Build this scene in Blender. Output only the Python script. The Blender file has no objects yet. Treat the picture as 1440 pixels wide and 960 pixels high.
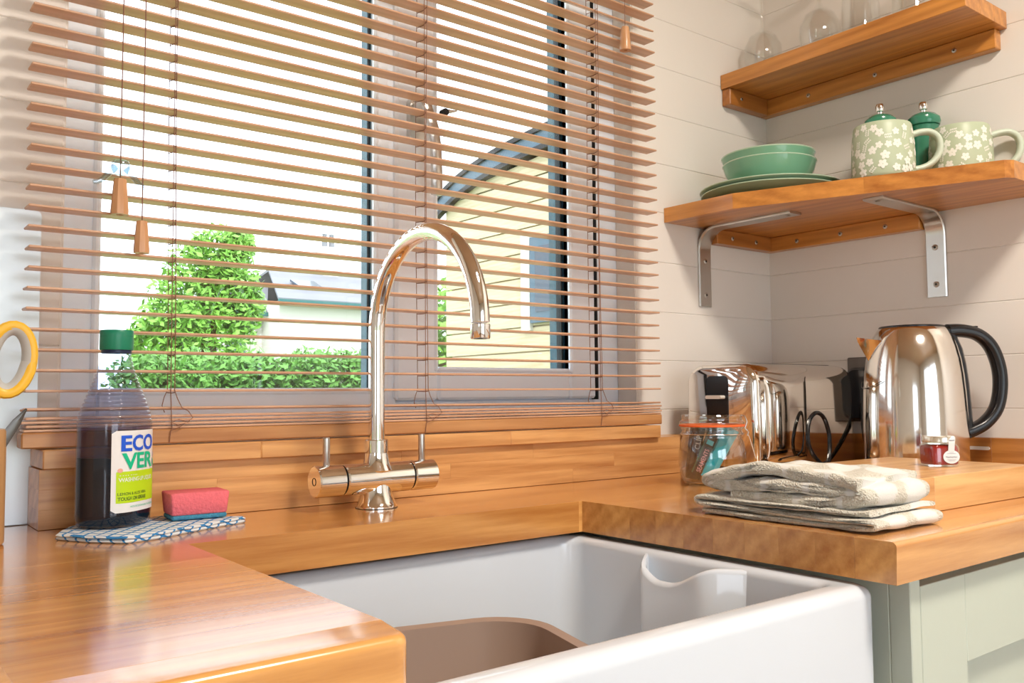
import bpy, bmesh, math, random
from math import sin, cos, pi, sqrt, radians
from mathutils import Vector, Matrix, Quaternion
random.seed(7)
SC = bpy.context.scene
COL = SC.collection
# ---------------------------------------------------------------- camera (metres; worktop top is z=0, back wall at +y, x to the right)
EYE = Vector((0, 0, .138)); F = 1242.66; YAW = .6642; PIT = .0596; ROLL = -.0081
fw = Vector((sin(YAW)*cos(PIT), cos(YAW)*cos(PIT), sin(PIT)))
rt = Vector((cos(YAW), -sin(YAW), 0)); up = rt.cross(fw)
rt, up = rt*cos(ROLL)+up*sin(ROLL), up*cos(ROLL)-rt*sin(ROLL)
cam = bpy.data.cameras.new('camera'); camo = bpy.data.objects.new('camera', cam); COL.objects.link(camo)
camo.matrix_world = Matrix(((rt.x, up.x, -fw.x, EYE.x), (rt.y, up.y, -fw.y, EYE.y), (rt.z, up.z, -fw.z, EYE.z), (0, 0, 0, 1)))
cam.sensor_width = 36; cam.lens = F/1440*36; cam.clip_start = .02; cam.clip_end = 300
SC.camera = camo
def pxY(u, v, y):
    d = fw+rt*((u-720)/F)-up*((v-480)/F); return EYE+d*(y/d.y)
def pxX(u, v, x):
    d = fw+rt*((u-720)/F)-up*((v-480)/F); return EYE+d*(x/d.x)
# ---------------------------------------------------------------- world, sun, large lights, exposure
w = bpy.data.worlds.new('sky'); SC.world = w; w.use_nodes = True
bg = w.node_tree.nodes['Background']; bg.inputs[0].default_value = (.82, .90, 1, 1); bg.inputs[1].default_value = 3.4
def lamp(name, kind, loc, aim, energy, color, **k):
    l = bpy.data.lights.new(name, kind); l.energy = energy; l.color = color
    for a, b in k.items(): setattr(l, a, b)
    o = bpy.data.objects.new(name, l); COL.objects.link(o); o.location = loc
    o.rotation_euler = (Vector(aim)-Vector(loc)).to_track_quat('-Z', 'Y').to_euler(); return o
lamp('sun', 'SUN', (-3, -8, 9), (0, 0, 0), 2.2, (1, .95, .86), angle=.01)
lamp('door_fill_light', 'AREA', (.15, -1.93, .12), (.15, 0, .12), 4, (.76, .87, 1), shape='RECTANGLE', size=1.7, size_y=1.9)  # added fill light in the unseen opening behind the camera
lamp('ceiling_fill_light', 'AREA', (.75, -.15, 1.28), (.75, -.15, 0), 23, (1, .90, .78), shape='DISK', size=.32)  # added warm fill from above, brightens the right wall
SC.view_settings.view_transform = 'Standard'; SC.view_settings.look = 'None'
SC.view_settings.exposure = 0.28; SC.view_settings.gamma = 1; SC.view_settings.use_curve_mapping = False
# ---------------------------------------------------------------- materials
def new_mat(name):
    m = bpy.data.materials.new(name); m.use_nodes = True
    nt = m.node_tree; return m, nt, nt.nodes['Principled BSDF']
def mat(name, c, rough=.5, metal=0, bump=0, bscale=200, var=0, vscale=20, spec=.5, coat=0, trans=0, ior=1.45, emit=None, sheen=0):
    m, nt, p = new_mat(name)
    p.inputs['Base Color'].default_value = (*c, 1); p.inputs['Roughness'].default_value = rough; p.inputs['Metallic'].default_value = metal
    p.inputs['Specular IOR Level'].default_value = spec; p.inputs['Coat Weight'].default_value = coat; p.inputs['IOR'].default_value = ior
    p.inputs['Transmission Weight'].default_value = trans
    if sheen: p.inputs['Sheen Weight'].default_value = sheen
    if emit: p.inputs['Emission Color'].default_value = (*c, 1); p.inputs['Emission Strength'].default_value = emit
    tc = nt.nodes.new('ShaderNodeTexCoord')
    if bump:
        n = nt.nodes.new('ShaderNodeTexNoise'); n.inputs['Scale'].default_value = bscale; n.inputs['Detail'].default_value = 4
        b = nt.nodes.new('ShaderNodeBump'); b.inputs['Strength'].default_value = bump; b.inputs['Distance'].default_value = .002
        nt.links.new(tc.outputs['Object'], n.inputs['Vector']); nt.links.new(n.outputs[0], b.inputs['Height']); nt.links.new(b.outputs[0], p.inputs['Normal'])
    if var:
        n = nt.nodes.new('ShaderNodeTexNoise'); n.inputs['Scale'].default_value = vscale; n.inputs['Detail'].default_value = 5
        mx = nt.nodes.new('ShaderNodeMix'); mx.data_type = 'RGBA'
        mx.inputs[6].default_value = (*[x*(1-var) for x in c], 1); mx.inputs[7].default_value = (*[min(1, x*(1+var)) for x in c], 1)
        nt.links.new(tc.outputs['Object'], n.inputs['Vector']); nt.links.new(n.outputs[0], mx.inputs[0]); nt.links.new(mx.outputs[2], p.inputs['Base Color'])
    return m
def wood(name, c1, c2, axis=0, rough=.3, fine=1., spread=.35, coat=.25, ring=1.):
    """oiled oak; grain runs along the given axis, each piece takes its own tone and its own figure"""
    m, nt, p = new_mat(name); N = nt.nodes.new; L = nt.links.new
    tc = N('ShaderNodeTexCoord'); oi = N('ShaderNodeObjectInfo'); mp = N('ShaderNodeMapping')
    s = [26*fine]*3; s[axis] = 1.6*fine; mp.inputs['Scale'].default_value = s
    mu = N('ShaderNodeMath'); mu.operation = 'MULTIPLY'; mu.inputs[1].default_value = 37
    cb = N('ShaderNodeCombineXYZ')
    for i in range(3): L(mu.outputs[0], cb.inputs[i])
    L(oi.outputs['Random'], mu.inputs[0]); L(tc.outputs['Object'], mp.inputs['Vector']); L(cb.outputs[0], mp.inputs['Location'])
    n1 = N('ShaderNodeTexNoise'); n1.inputs['Scale'].default_value = 1.5; n1.inputs['Detail'].default_value = 3; n1.inputs['Distortion'].default_value = .8*ring
    n2 = N('ShaderNodeTexNoise'); n2.inputs['Scale'].default_value = 6; n2.inputs['Detail'].default_value = 6; n2.inputs['Roughness'].default_value = .65
    wv = N('ShaderNodeTexWave'); wv.bands_direction = 'DIAGONAL'; wv.inputs['Scale'].default_value = .9; wv.inputs['Distortion'].default_value = 5*ring; wv.inputs['Detail'].default_value = 2
    for n in (n1, n2, wv): L(mp.outputs[0], n.inputs['Vector'])
    a = N('ShaderNodeMath'); a.operation = 'MULTIPLY_ADD'; L(wv.outputs['Fac'], a.inputs[0]); a.inputs[1].default_value = .3; L(n1.outputs[0], a.inputs[2])
    b = N('ShaderNodeMath'); b.operation = 'MULTIPLY_ADD'; L(n2.outputs[0], b.inputs[0]); b.inputs[1].default_value = .95; L(a.outputs[0], b.inputs[2])
    c = N('ShaderNodeMath'); c.operation = 'MULTIPLY_ADD'; L(oi.outputs['Random'], c.inputs[0]); c.inputs[1].default_value = spread; L(b.outputs[0], c.inputs[2])
    r = N('ShaderNodeMapRange'); r.inputs[1].default_value = .82; r.inputs[2].default_value = 1.50+spread*.75; L(c.outputs[0], r.inputs[0])
    mx = N('ShaderNodeMix'); mx.data_type = 'RGBA'; mx.inputs[6].default_value = (*c1, 1); mx.inputs[7].default_value = (*c2, 1)
    L(r.outputs[0], mx.inputs[0]); L(mx.outputs[2], p.inputs['Base Color'])
    bp = N('ShaderNodeBump'); bp.inputs['Strength'].default_value = .06; bp.inputs['Distance'].default_value = .001; L(n2.outputs[0], bp.inputs['Height']); L(bp.outputs[0], p.inputs['Normal'])
    p.inputs['Roughness'].default_value = rough; p.inputs['Coat Weight'].default_value = coat; p.inputs['Coat Roughness'].default_value = .14
    return m
def clear(name, tint=(1, 1, 1), edge=1.45, gloss=1., rough=.0):
    """thin clear glass or plastic: lets light straight through, mirrors by Fresnel"""
    m, nt, p = new_mat(name); N = nt.nodes.new; L = nt.links.new; nt.nodes.remove(p)
    t = N('ShaderNodeBsdfTransparent'); t.inputs[0].default_value = (*tint, 1)
    g = N('ShaderNodeBsdfGlossy'); g.inputs['Roughness'].default_value = rough; g.inputs[0].default_value = (gloss, gloss, gloss, 1)
    lw_ = N('ShaderNodeLayerWeight'); lw_.inputs[0].default_value = .5; pw = N('ShaderNodeMath'); pw.operation = 'POWER'; pw.inputs[1].default_value = 4.; L(lw_.outputs['Facing'], pw.inputs[0])
    f = N('ShaderNodeMath'); f.operation = 'MULTIPLY_ADD'; f.inputs[1].default_value = .85; f.inputs[2].default_value = ((edge-1)/(edge+1))**2; L(pw.outputs[0], f.inputs[0])
    mx = N('ShaderNodeMixShader'); L(f.outputs[0], mx.inputs[0]); L(t.outputs[0], mx.inputs[1]); L(g.outputs[0], mx.inputs[2])
    L(mx.outputs[0], nt.nodes['Material Output'].inputs[0]); return m
M = {}
OAK1, OAK2 = (.82, .42, .125), (.45, .17, .038)
M['top'] = wood('oiled_oak_worktop', OAK1, OAK2, 0, rough=.24, coat=.9, spread=.5)
M['oakx'] = wood('oiled_oak_along_x', (.80, .44, .17), (.46, .19, .055), 0, rough=.35, spread=.25)
M['oaky'] = wood('oiled_oak_along_y', (.58, .25, .06), (.32, .11, .02), 1, rough=.35, spread=.3)
M['shelf'] = wood('warm_oak_shelf', (.68, .29, .062), (.36, .12, .02), 1, rough=.32, spread=.3)
M['shelfx'] = wood('warm_oak_cleat', (.52, .20, .042), (.32, .105, .018), 0, rough=.4, spread=.2)
M['board'] = wood('maple_chopping_board', (.84, .52, .22), (.54, .25, .08), 0, rough=.38, spread=.35)
M['slat'] = wood('brown_slat', (.68, .41, .26), (.54, .30, .175), 0, rough=.42, fine=1.6, spread=.12)
M['rail'] = wood('blind_rail', (.58, .29, .11), (.40, .17, .055), 0, rough=.4, spread=.1)
M['bead'] = wood('pale_wooden_tassel', (.66, .36, .18), (.54, .27, .12), 2, rough=.42, fine=3)
M['pot'] = wood('bamboo', (.62, .37, .17), (.5, .27, .11), 2, rough=.45, fine=1.5)
M['paint'] = mat('white_painted_boards', (.80, .755, .70), .42, bump=.12, bscale=45, var=.02, vscale=6)
M['plaster'] = mat('cream_room_paint', (.74, .70, .64), .6, bump=.1)
M['ceil'] = wood('ceiling_boards', (.62, .42, .26), (.5, .32, .18), 1, rough=.5)
M['floor'] = wood('floor_boards', (.32, .19, .1), (.2, .11, .05), 1, rough=.4)
M['upvc'] = mat('white_upvc', (.84, .90, .98), .28, spec=.5)
M['gasket'] = mat('black_rubber', (.012, .013, .016), .6)
M['outframe'] = mat('blue_grey_outer_frame', (.035, .105, .145), .45)
M['chrome'] = mat('polished_chrome', (.90, .885, .86), .045, 1)
M['steel'] = mat('polished_steel', (.80, .765, .72), .10, 1)
M['mirror'] = mat('mirror_steel', (.78, .745, .70), .06, 1)
M['brushed'] = mat('brushed_steel', (.62, .60, .57), .28, 1, bump=.05, bscale=400)
M['panel'] = mat('satin_metal_sheet', (.66, .69, .69), .38, .6, bump=.08, bscale=30, var=.08, vscale=14)
M['screw'] = mat('screw_steel', (.55, .53, .5), .3, 1)
M['hole'] = mat('screw_recess', (.03, .03, .03), .6)
M['black'] = mat('black_plastic', (.012, .012, .014), .25)
M['ceramic'] = mat('white_fireclay', (.67, .72, .78), .09, coat=.4)
M['taupe'] = mat('taupe_plastic', (.36, .265, .215), .35)
M['sage'] = mat('sage_green_paint', (.56, .61, .52), .45, bump=.08, bscale=90)
M['sageside'] = M['sage']
M['glass'] = clear('window_glass', (.97, .985, .98))
M['clear'] = clear('clear_glass', (.978, .982, .975), 1.75)
M['jarglass'] = clear('jar_glass', (.955, .97, .955), 2.0)
M['plastic'] = clear('clear_plastic', (.72, .82, .88), 2.4)
M['bottle'] = clear('smoky_bottle_plastic', (.72, .76, .88), 1.55, rough=.05)
M['liquid'] = mat('dark_washing_liquid', (.006, .014, .022), .3, spec=.2)
M['residue'] = clear('violet_film', (.60, .60, .80), 1.3, rough=.1)
M['cap'] = mat('green_cap', (.01, .21, .115), .35)
M['label'] = mat('white_label', (.80, .80, .80), .4)
M['lime'] = mat('lime_print', (.50, .72, .01), .45)
M['blueprint'] = mat('blue_print', (.01, .10, .68), .45)
M['greenprint'] = mat('green_print', (.0, .50, .26), .45)
M['whiteprint'] = mat('white_print', (.85, .88, .80), .45)
M['darkprint'] = mat('dark_green_print', (.05, .12, .03), .5)
M['peach'] = mat('peach_print', (.80, .42, .33), .5)
M['sponge'] = mat('pink_sponge', (.83, .17, .20), .9, bump=.9, bscale=330, var=.12, vscale=260)
M['scour'] = mat('blue_scourer', (.06, .26, .40), .95, bump=1, bscale=420, var=.4, vscale=300)
M['orange'] = mat('orange_rubber', (.80, .15, .03), .45)
M['wire'] = mat('steel_wire', (.75, .75, .74), .2, 1)
M['teal'] = mat('teal_wrapper', (.0, .46, .60), .25)
M['teal2'] = mat('light_teal_wrapper', (.12, .58, .68), .3)
M['brownwrap'] = mat('dark_brown_wrapper', (.035, .016, .012), .25)
M['greenwrap'] = mat('dark_green_wrapper', (.05, .10, .05), .3)
M['cream'] = mat('cream_print', (.72, .68, .62), .4)
M['pinkprint'] = mat('pink_print', (.75, .35, .36), .4)
M['mug'] = mat('sage_mug_glaze', (.46, .53, .37), .38)
M['mugin'] = mat('pale_mug_glaze', (.58, .66, .54), .3)
M['flower'] = mat('white_flower_print', (.82, .82, .74), .5)
M['plate'] = mat('green_plate_glaze', (.29, .44, .31), .18, coat=.3, var=.08, vscale=12)
M['bowl'] = mat('jade_bowl_glaze', (.20, .43, .28), .13, coat=.4, var=.08, vscale=12)
M['mill'] = mat('dark_green_glaze', (.045, .24, .145), .18, coat=.3)
M['jam'] = mat('red_jam', (.30, .012, .010), .1)
M['lid'] = mat('pale_gold_tin_lid', (.72, .66, .54), .25, .8)
M['paper'] = mat('pale_paper_label', (.74, .77, .80), .55)
M['ink'] = mat('grey_ink', (.12, .13, .2), .6)
M['yellow'] = mat('yellow_handle', (.86, .50, .04), .35)
M['greygrip'] = mat('grey_grip', (.50, .49, .46), .5)
M['socket'] = mat('dark_socket_plate', (.12, .10, .085), .35, .5)
M['cord'] = mat('brown_cord', (.24, .11, .065), .7)
M['leaf'] = mat('fresh_leaf', (.20, .42, .06), .6, var=.45, vscale=1.3)
M['leaf2'] = mat('hedge_leaf', (.11, .27, .045), .6, var=.5, vscale=1.5)
M['bark'] = mat('bark', (.16, .11, .07), .9, bump=.5, bscale=20)
M['render'] = mat('white_house_render', (.62, .58, .53), .8, var=.05, vscale=1)
M['slate'] = mat('grey_slate', (.19, .19, .21), .7, var=.15, vscale=2)
M['fascia'] = mat('teal_fascia', (.02, .12, .12), .5)
M['darkglass'] = mat('dark_pane', (.05, .07, .10), .1)
M['hutboard'] = wood('pale_larch_boards', (.62, .52, .36), (.48, .37, .23), 1, rough=.7, spread=.3, coat=0)
M['hutroof'] = mat('blue_grey_roof_trim', (.06, .11, .16), .4)
M['grass'] = mat('lawn', (.17, .26, .09), .9, var=.3, vscale=2)
def checked():
    m, nt, p = new_mat('blue_checked_cotton'); N = nt.nodes.new; L = nt.links.new
    tc = N('ShaderNodeTexCoord'); sp = N('ShaderNodeSeparateXYZ'); L(tc.outputs['UV'], sp.inputs[0])
    outs = []
    for i in range(2):
        f = N('ShaderNodeMath'); f.operation = 'FRACT'; L(sp.outputs[i], f.inputs[0])
        g = N('ShaderNodeMath'); g.operation = 'LESS_THAN'; g.inputs[1].default_value = .2; L(f.outputs[0], g.inputs[0]); outs.append(g)
    mx = N('ShaderNodeMath'); mx.operation = 'MAXIMUM'; L(outs[0].outputs[0], mx.inputs[0]); L(outs[1].outputs[0], mx.inputs[1])
    c = N('ShaderNodeMix'); c.data_type = 'RGBA'; c.inputs[6].default_value = (.70, .74, .76, 1); c.inputs[7].default_value = (.03, .22, .52, 1)
    L(mx.outputs[0], c.inputs[0]); L(c.outputs[2], p.inputs['Base Color']); p.inputs['Roughness'].default_value = .9
    n = N('ShaderNodeTexNoise'); n.inputs['Scale'].default_value = 500; b = N('ShaderNodeBump'); b.inputs['Strength'].default_value = .5; b.inputs['Distance'].default_value = .001
    L(tc.outputs['Object'], n.inputs['Vector']); L(n.outputs[0], b.inputs['Height']); L(b.outputs[0], p.inputs['Normal']); return m
M['check'] = checked()
def terry():
    m, nt, p = new_mat('grey_beige_terry'); N = nt.nodes.new; L = nt.links.new
    tc = N('ShaderNodeTexCoord'); mp = N('ShaderNodeMapping'); L(tc.outputs['UV'], mp.inputs['Vector'])
    sp = N('ShaderNodeSeparateXYZ'); L(mp.outputs[0], sp.inputs[0])
    def tri(o, k):
        a = N('ShaderNodeMath'); a.operation = 'PINGPONG'; a.inputs[1].default_value = k; L(o, a.inputs[0]); return a
    px, py = tri(sp.outputs[0], .5), tri(sp.outputs[1], .5)
    ad = N('ShaderNodeMath'); ad.operation = 'ADD'; L(px.outputs[0], ad.inputs[0]); L(py.outputs[0], ad.inputs[1])
    n0 = N('ShaderNodeTexNoise'); n0.inputs['Scale'].default_value = 3; L(mp.outputs[0], n0.inputs['Vector'])
    a2 = N('ShaderNodeMath'); a2.operation = 'MULTIPLY_ADD'; a2.inputs[1].default_value = .25; L(n0.outputs[0], a2.inputs[0]); L(ad.outputs[0], a2.inputs[2])
    th = N('ShaderNodeMapRange'); th.inputs[1].default_value = .66; th.inputs[2].default_value = .72; L(a2.outputs[0], th.inputs[0])
    v = N('ShaderNodeTexVoronoi'); v.inputs['Scale'].default_value = 520; L(tc.outputs['Object'], v.inputs['Vector'])
    dk = N('ShaderNodeMix'); dk.data_type = 'RGBA'; dk.inputs[6].default_value = (.68, .65, .56, 1); dk.inputs[7].default_value = (.56, .53, .44, 1); L(v.outputs['Distance'], dk.inputs[0])
    c = N('ShaderNodeMix'); c.data_type = 'RGBA'; c.inputs[7].default_value = (.68, .67, .63, 1); L(dk.outputs[2], c.inputs[6]); L(th.outputs[0], c.inputs[0])
    L(c.outputs[2], p.inputs['Base Color']); p.inputs['Roughness'].default_value = .95; p.inputs['Sheen Weight'].default_value = .3
    st = N('ShaderNodeMath'); st.operation = 'MULTIPLY_ADD'; st.inputs[1].default_value = -.75; st.inputs[2].default_value = .9; L(th.outputs[0], st.inputs[0])
    b = N('ShaderNodeBump'); b.inputs['Distance'].default_value = .0016; L(st.outputs[0], b.inputs['Strength']); L(v.outputs['Distance'], b.inputs['Height']); L(b.outputs[0], p.inputs['Normal'])
    return m
M['terry'] = terry()
# ---------------------------------------------------------------- mesh helpers
def tag(o, label=None, cat=None, group=None, kind=None):
    if label: o['label'] = label
    if cat: o['category'] = cat
    if group: o['group'] = group
    if kind: o['kind'] = kind
    return o
def empty(name, loc=(0, 0, 0), label=None, cat=None, group=None, kind=None):
    o = bpy.data.objects.new(name, None); o.empty_display_size = .02; COL.objects.link(o); o.location = loc
    return tag(o, label, cat, group, kind)
class MB:
    def __init__(s): s.v = []; s.f = []; s.uv = None
    def add(s, vs, fs):
        n = len(s.v); s.v += [tuple(v) for v in vs]; s.f += [tuple(i+n for i in f) for f in fs]; return s
    def box(s, x0, x1, y0, y1, z0, z1, b=.0):
        if b <= 0:
            vs = [(x, y, z) for x in (x0, x1) for y in (y0, y1) for z in (z0, z1)]
            return s.add(vs, [(0, 1, 3, 2), (4, 6, 7, 5), (0, 4, 5, 1), (2, 3, 7, 6), (0, 2, 6, 4), (1, 5, 7, 3)])
        X, Y, Zz = (x0, x1), (y0, y1), (z0, z1); vs = []; idx = {}
        for i in (0, 1):
            for j in (0, 1):
                for k in (0, 1):
                    sx, sy, sz = b*(1-2*i), b*(1-2*j), b*(1-2*k)
                    for a, p in enumerate(((X[i], Y[j]+sy, Zz[k]+sz), (X[i]+sx, Y[j], Zz[k]+sz), (X[i]+sx, Y[j]+sy, Zz[k]))):
                        idx[i, j, k, a] = len(vs); vs.append(p)
        g = lambda *a: idx[a]; fs = []
        for i in (0, 1):
            q = [g(i, 0, 0, 0), g(i, 1, 0, 0), g(i, 1, 1, 0), g(i, 0, 1, 0)]; fs.append(q if i else q[::-1])
            q = [g(0, i, 0, 1), g(0, i, 1, 1), g(1, i, 1, 1), g(1, i, 0, 1)]; fs.append(q if i else q[::-1])
            q = [g(0, 0, i, 2), g(1, 0, i, 2), g(1, 1, i, 2), g(0, 1, i, 2)]; fs.append(q if i else q[::-1])
        for i in (0, 1):
            for j in (0, 1):
                fs.append((g(i, j, 0, 0), g(i, j, 1, 0), g(i, j, 1, 1), g(i, j, 0, 1)))
                fs.append((g(i, 0, j, 0), g(i, 1, j, 0), g(i, 1, j, 2), g(i, 0, j, 2)))
                fs.append((g(0, i, j, 1), g(1, i, j, 1), g(1, i, j, 2), g(0, i, j, 2)))
        for i in (0, 1):
            for j in (0, 1):
                for k in (0, 1): fs.append((g(i, j, k, 0), g(i, j, k, 1), g(i, j, k, 2)))
        return s.add(vs, fs)
    def rings(s, rs, closed=True, cap0=True, cap1=True):
        n = len(rs[0]); vs = [p for r in rs for p in r]; fs = []
        for i in range(len(rs)-1):
            for j in range(n if closed else n-1):
                k = (j+1) % n; fs.append((i*n+j, i*n+k, (i+1)*n+k, (i+1)*n+j))
        if cap0: fs.append(tuple(range(n))[::-1])
        if cap1: fs.append(tuple(range((len(rs)-1)*n, len(rs)*n)))
        return s.add(vs, fs)
    def lathe(s, prof, c=(0, 0, 0), seg=32, sx=1, sy=1, cap0=True, cap1=True):
        return s.rings([[(c[0]+r*sx*cos(2*pi*j/seg), c[1]+r*sy*sin(2*pi*j/seg), c[2]+z) for j in range(seg)] for r, z in prof], True, cap0, cap1)
    def tube(s, pts, r, seg=10, cap=True, closed=False, flat=1.):
        P = [Vector(p) for p in pts]; n = len(P); T = []
        for i in range(n):
            a, b = (P[(i-1) % n], P[(i+1) % n]) if closed else (P[max(0, i-1)], P[min(n-1, i+1)])
            T.append((b-a).normalized())
        u = T[0].orthogonal().normalized(); rs = []
        for i in range(n):
            if i: u = (u-T[i]*u.dot(T[i])).normalized()
            v = T[i].cross(u); ri = r[i] if isinstance(r, (list, tuple)) else r
            rs.append([tuple(P[i]+(u*cos(2*pi*j/seg)+v*sin(2*pi*j/seg)*flat)*ri) for j in range(seg)])
        if closed: rs.append(rs[0])
        return s.rings(rs, True, cap and not closed, cap and not closed)
    def prism(s, poly, axis, a, b):
        """polygon in the two other axes, extruded along axis from a to b"""
        def P(p, t):
            q = list(p); q.insert(axis, t); return q
        n = len(poly); return s.add([P(p, a) for p in poly]+[P(p, b) for p in poly], [tuple(range(n))[::-1], tuple(range(n, 2*n))]+[(i, (i+1) % n, (i+1) % n+n, i+n) for i in range(n)])
    def cyl(s, p0, p1, r, seg=20, r1=None):
        return s.tube([p0, p1], [r, r if r1 is None else r1], seg)
    def mesh(s, name, m, smooth=False, ang=35):
        me = bpy.data.meshes.new(name); me.from_pydata(s.v, [], s.f); me.materials.append(m)
        bm = bmesh.new(); bm.from_mesh(me); bmesh.ops.recalc_face_normals(bm, faces=bm.faces)
        if smooth:
            for f in bm.faces: f.smooth = True
            for e in bm.edges:
                if len(e.link_faces) == 2 and e.calc_face_angle(0) > radians(ang): e.smooth = False
        bm.to_mesh(me); bm.free()
        return me
    def build(s, name, m, parent=None, smooth=False, ang=35, loc=None):
        o = bpy.data.objects.new(name, s.mesh(name, m, smooth, ang)); COL.objects.link(o)
        if parent: o.parent = parent; 
        if loc is not None: o.location = loc
        return o
def B(name, m, parent, x0, x1, y0, y1, z0, z1, b=.0008):
    """a box part; its mesh is centred on its own origin"""
    if parent is not None and parent.type == 'EMPTY': pl = parent.location
    else: pl = Vector((0, 0, 0))
    return MB().box(x0-pl.x, x1-pl.x, y0-pl.y, y1-pl.y, z0-pl.z, z1-pl.z, b).build(name, m, parent)
def inst(me, name, parent, loc, rot=None):
    o = bpy.data.objects.new(name, me); COL.objects.link(o); o.parent = parent; o.location = loc
    if rot is not None: o.rotation_euler = rot
    return o
def copy_tree(o, parent=None):
    c = o.copy(); COL.objects.link(c); c.parent = parent
    for ch in [k for k in o.children]: copy_tree(ch, c)
    return c
def arc(cx, cy, r, a0, a1, n): return [(cx+r*cos(a0+(a1-a0)*i/n), cy+r*sin(a0+(a1-a0)*i/n)) for i in range(n+1)]
def rrect(x0, x1, y0, y1, r, n=6):
    return arc(x1-r, y1-r, r, 0, pi/2, n)+arc(x0+r, y1-r, r, pi/2, pi, n)+arc(x0+r, y0+r, r, pi, 1.5*pi, n)+arc(x1-r, y0+r, r, 1.5*pi, 2*pi, n)
def smooth(pts, k=6):
    P = [Vector(p) for p in pts]; out = []
    for i in range(len(P)-1):
        p0, p1, p2, p3 = P[max(0, i-1)], P[i], P[i+1], P[min(len(P)-1, i+2)]
        for t in range(k):
            u = t/k; out.append(.5*((2*p1)+(-p0+p2)*u+(2*p0-5*p1+4*p2-p3)*u*u+(-p0+3*p1-3*p2+p3)*u**3))
    return out+[P[-1]]
def text(s, size, fat=.0):
    cu = bpy.data.curves.new('lettering', 'FONT'); cu.body = s; cu.size = size; cu.offset = fat; cu.fill_mode = 'FRONT'; cu.resolution_u = 3
    o = bpy.data.objects.new('lettering', cu); COL.objects.link(o)
    bpy.context.view_layer.update(); dg = bpy.context.evaluated_depsgraph_get(); ev = o.evaluated_get(dg); me = ev.to_mesh()
    v = [(p.co.x, p.co.y) for p in me.vertices]; f = [tuple(p.vertices) for p in me.polygons]; ev.to_mesh_clear()
    bpy.data.objects.remove(o); bpy.data.curves.remove(cu)
    x0, x1 = min(p[0] for p in v), max(p[0] for p in v); y0, y1 = min(p[1] for p in v), max(p[1] for p in v)
    return [((x-x0)/(x1-x0), (y-y0)/(y1-y0)) for x, y in v], f
def put_text(mb, s, u0, u1, v0, v1, fn, fat=.0):
    v, f = text(s, 1, fat); bm = bmesh.new(); bv = [bm.verts.new((a*(u1-u0), b*(v1-v0), 0)) for a, b in v]
    for q_ in f:
        try: bm.faces.new([bv[i] for i in q_])
        except ValueError: pass
    bmesh.ops.triangulate(bm, faces=bm.faces)
    for _ in range(2):
        es = [e for e in bm.edges if e.calc_length() > .0035]
        if es: bmesh.ops.subdivide_edges(bm, edges=es, cuts=1); bmesh.ops.triangulate(bm, faces=bm.faces)
    bm.verts.index_update(); v = [(p.co.x/(u1-u0), p.co.y/(v1-v0)) for p in bm.verts]; f = [tuple(p.index for p in q_.verts) for q_ in bm.faces]; bm.free()
    mb.add([fn(u0+(u1-u0)*a, v0+(v1-v0)*b) for a, b in v], f)
# ---------------------------------------------------------------- measures of the kitchen corner
YW, XR = 1.0996, 1.539          # back wall and right wall, face of the boards
YB, YS, XL, XC = 1.0362, .8505, .277, .7783   # upstand front, strip front, edges of the cut-out
TH = .039; FL, CE = -.90, 1.35
YF, YFL = .4273, .447
WX0, WX1, WZ0, WZ1 = .2118, 1.1438, .084, 1.12    # window opening
# ---------------------------------------------------------------- room shell
fl = B('floor', M['floor'], None, -1.6, 1.62, -2.0, 1.2, FL-.06, FL, 0); tag(fl, kind='structure')
cl = B('ceiling', M['ceil'], None, -1.6, 1.62, -2.0, 1.2, CE, CE+.06, 0); tag(cl, kind='structure')
g = MB(); y0, y1 = YW+.012, YW+.10
g.box(-1.6, WX0, y0, y1, FL, CE).box(WX1, 1.62, y0, y1, FL, CE).box(WX0, WX1, y0, y1, FL, WZ0-.02).box(WX0, WX1, y0, y1, WZ1, CE)
wb = tag(g.build('wall_back', M['paint']), kind='structure')
wr = tag(B('wall_right', M['paint'], None, XR+.012, 1.62, -2.0, YW+.012, FL, CE, 0), kind='structure')
g = MB(); g.box(-1.6, -1.5, -2, -1.35, FL, CE).box(-1.6, -1.5, -.65, YW+.012, FL, CE).box(-1.6, -1.5, -1.35, -.65, FL, 0).box(-1.6, -1.5, -1.35, -.65, .7, CE)
tag(g.build('wall_left', M['plaster']), kind='structure')
g = MB(); g.box(-1.6, -.7, -2.0, -1.9, FL, CE).box(1.0, 1.62, -2.0, -1.9, FL, CE).box(-.7, 1.0, -2.0, -1.9, 1.07, CE)
tag(g.build('wall_front', M['plaster']), kind='structure')
g = empty('added_door_1', (.15, -1.95, FL), kind='structure')  # unseen door, added as an opening for the fill light
for a, b_, c_, d in ((-.7, -.62, FL, 1.07), (.92, 1.0, FL, 1.07), (.11, .19, FL, 1.07)): B('door_frame', M['upvc'], g, a, b_, -1.98, -1.91, c_, d, .002)
B('door_frame', M['upvc'], g, -.62, .92, -1.98, -1.91, .99, 1.07, .002); B('door_frame', M['upvc'], g, -.62, .92, -1.98, -1.91, FL, FL+.08, .002)
g = empty('window_2', (-1.55, -1.0, 0), kind='structure')
for a, b_, c_, d in ((-1.35, -1.29, 0, .7), (-.71, -.65, 0, .7), (-1.29, -.71, 0, .06), (-1.29, -.71, .64, .7)): B('window_frame', M['upvc'], g, -1.58, -1.51, a, b_, c_, d, .002)
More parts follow.
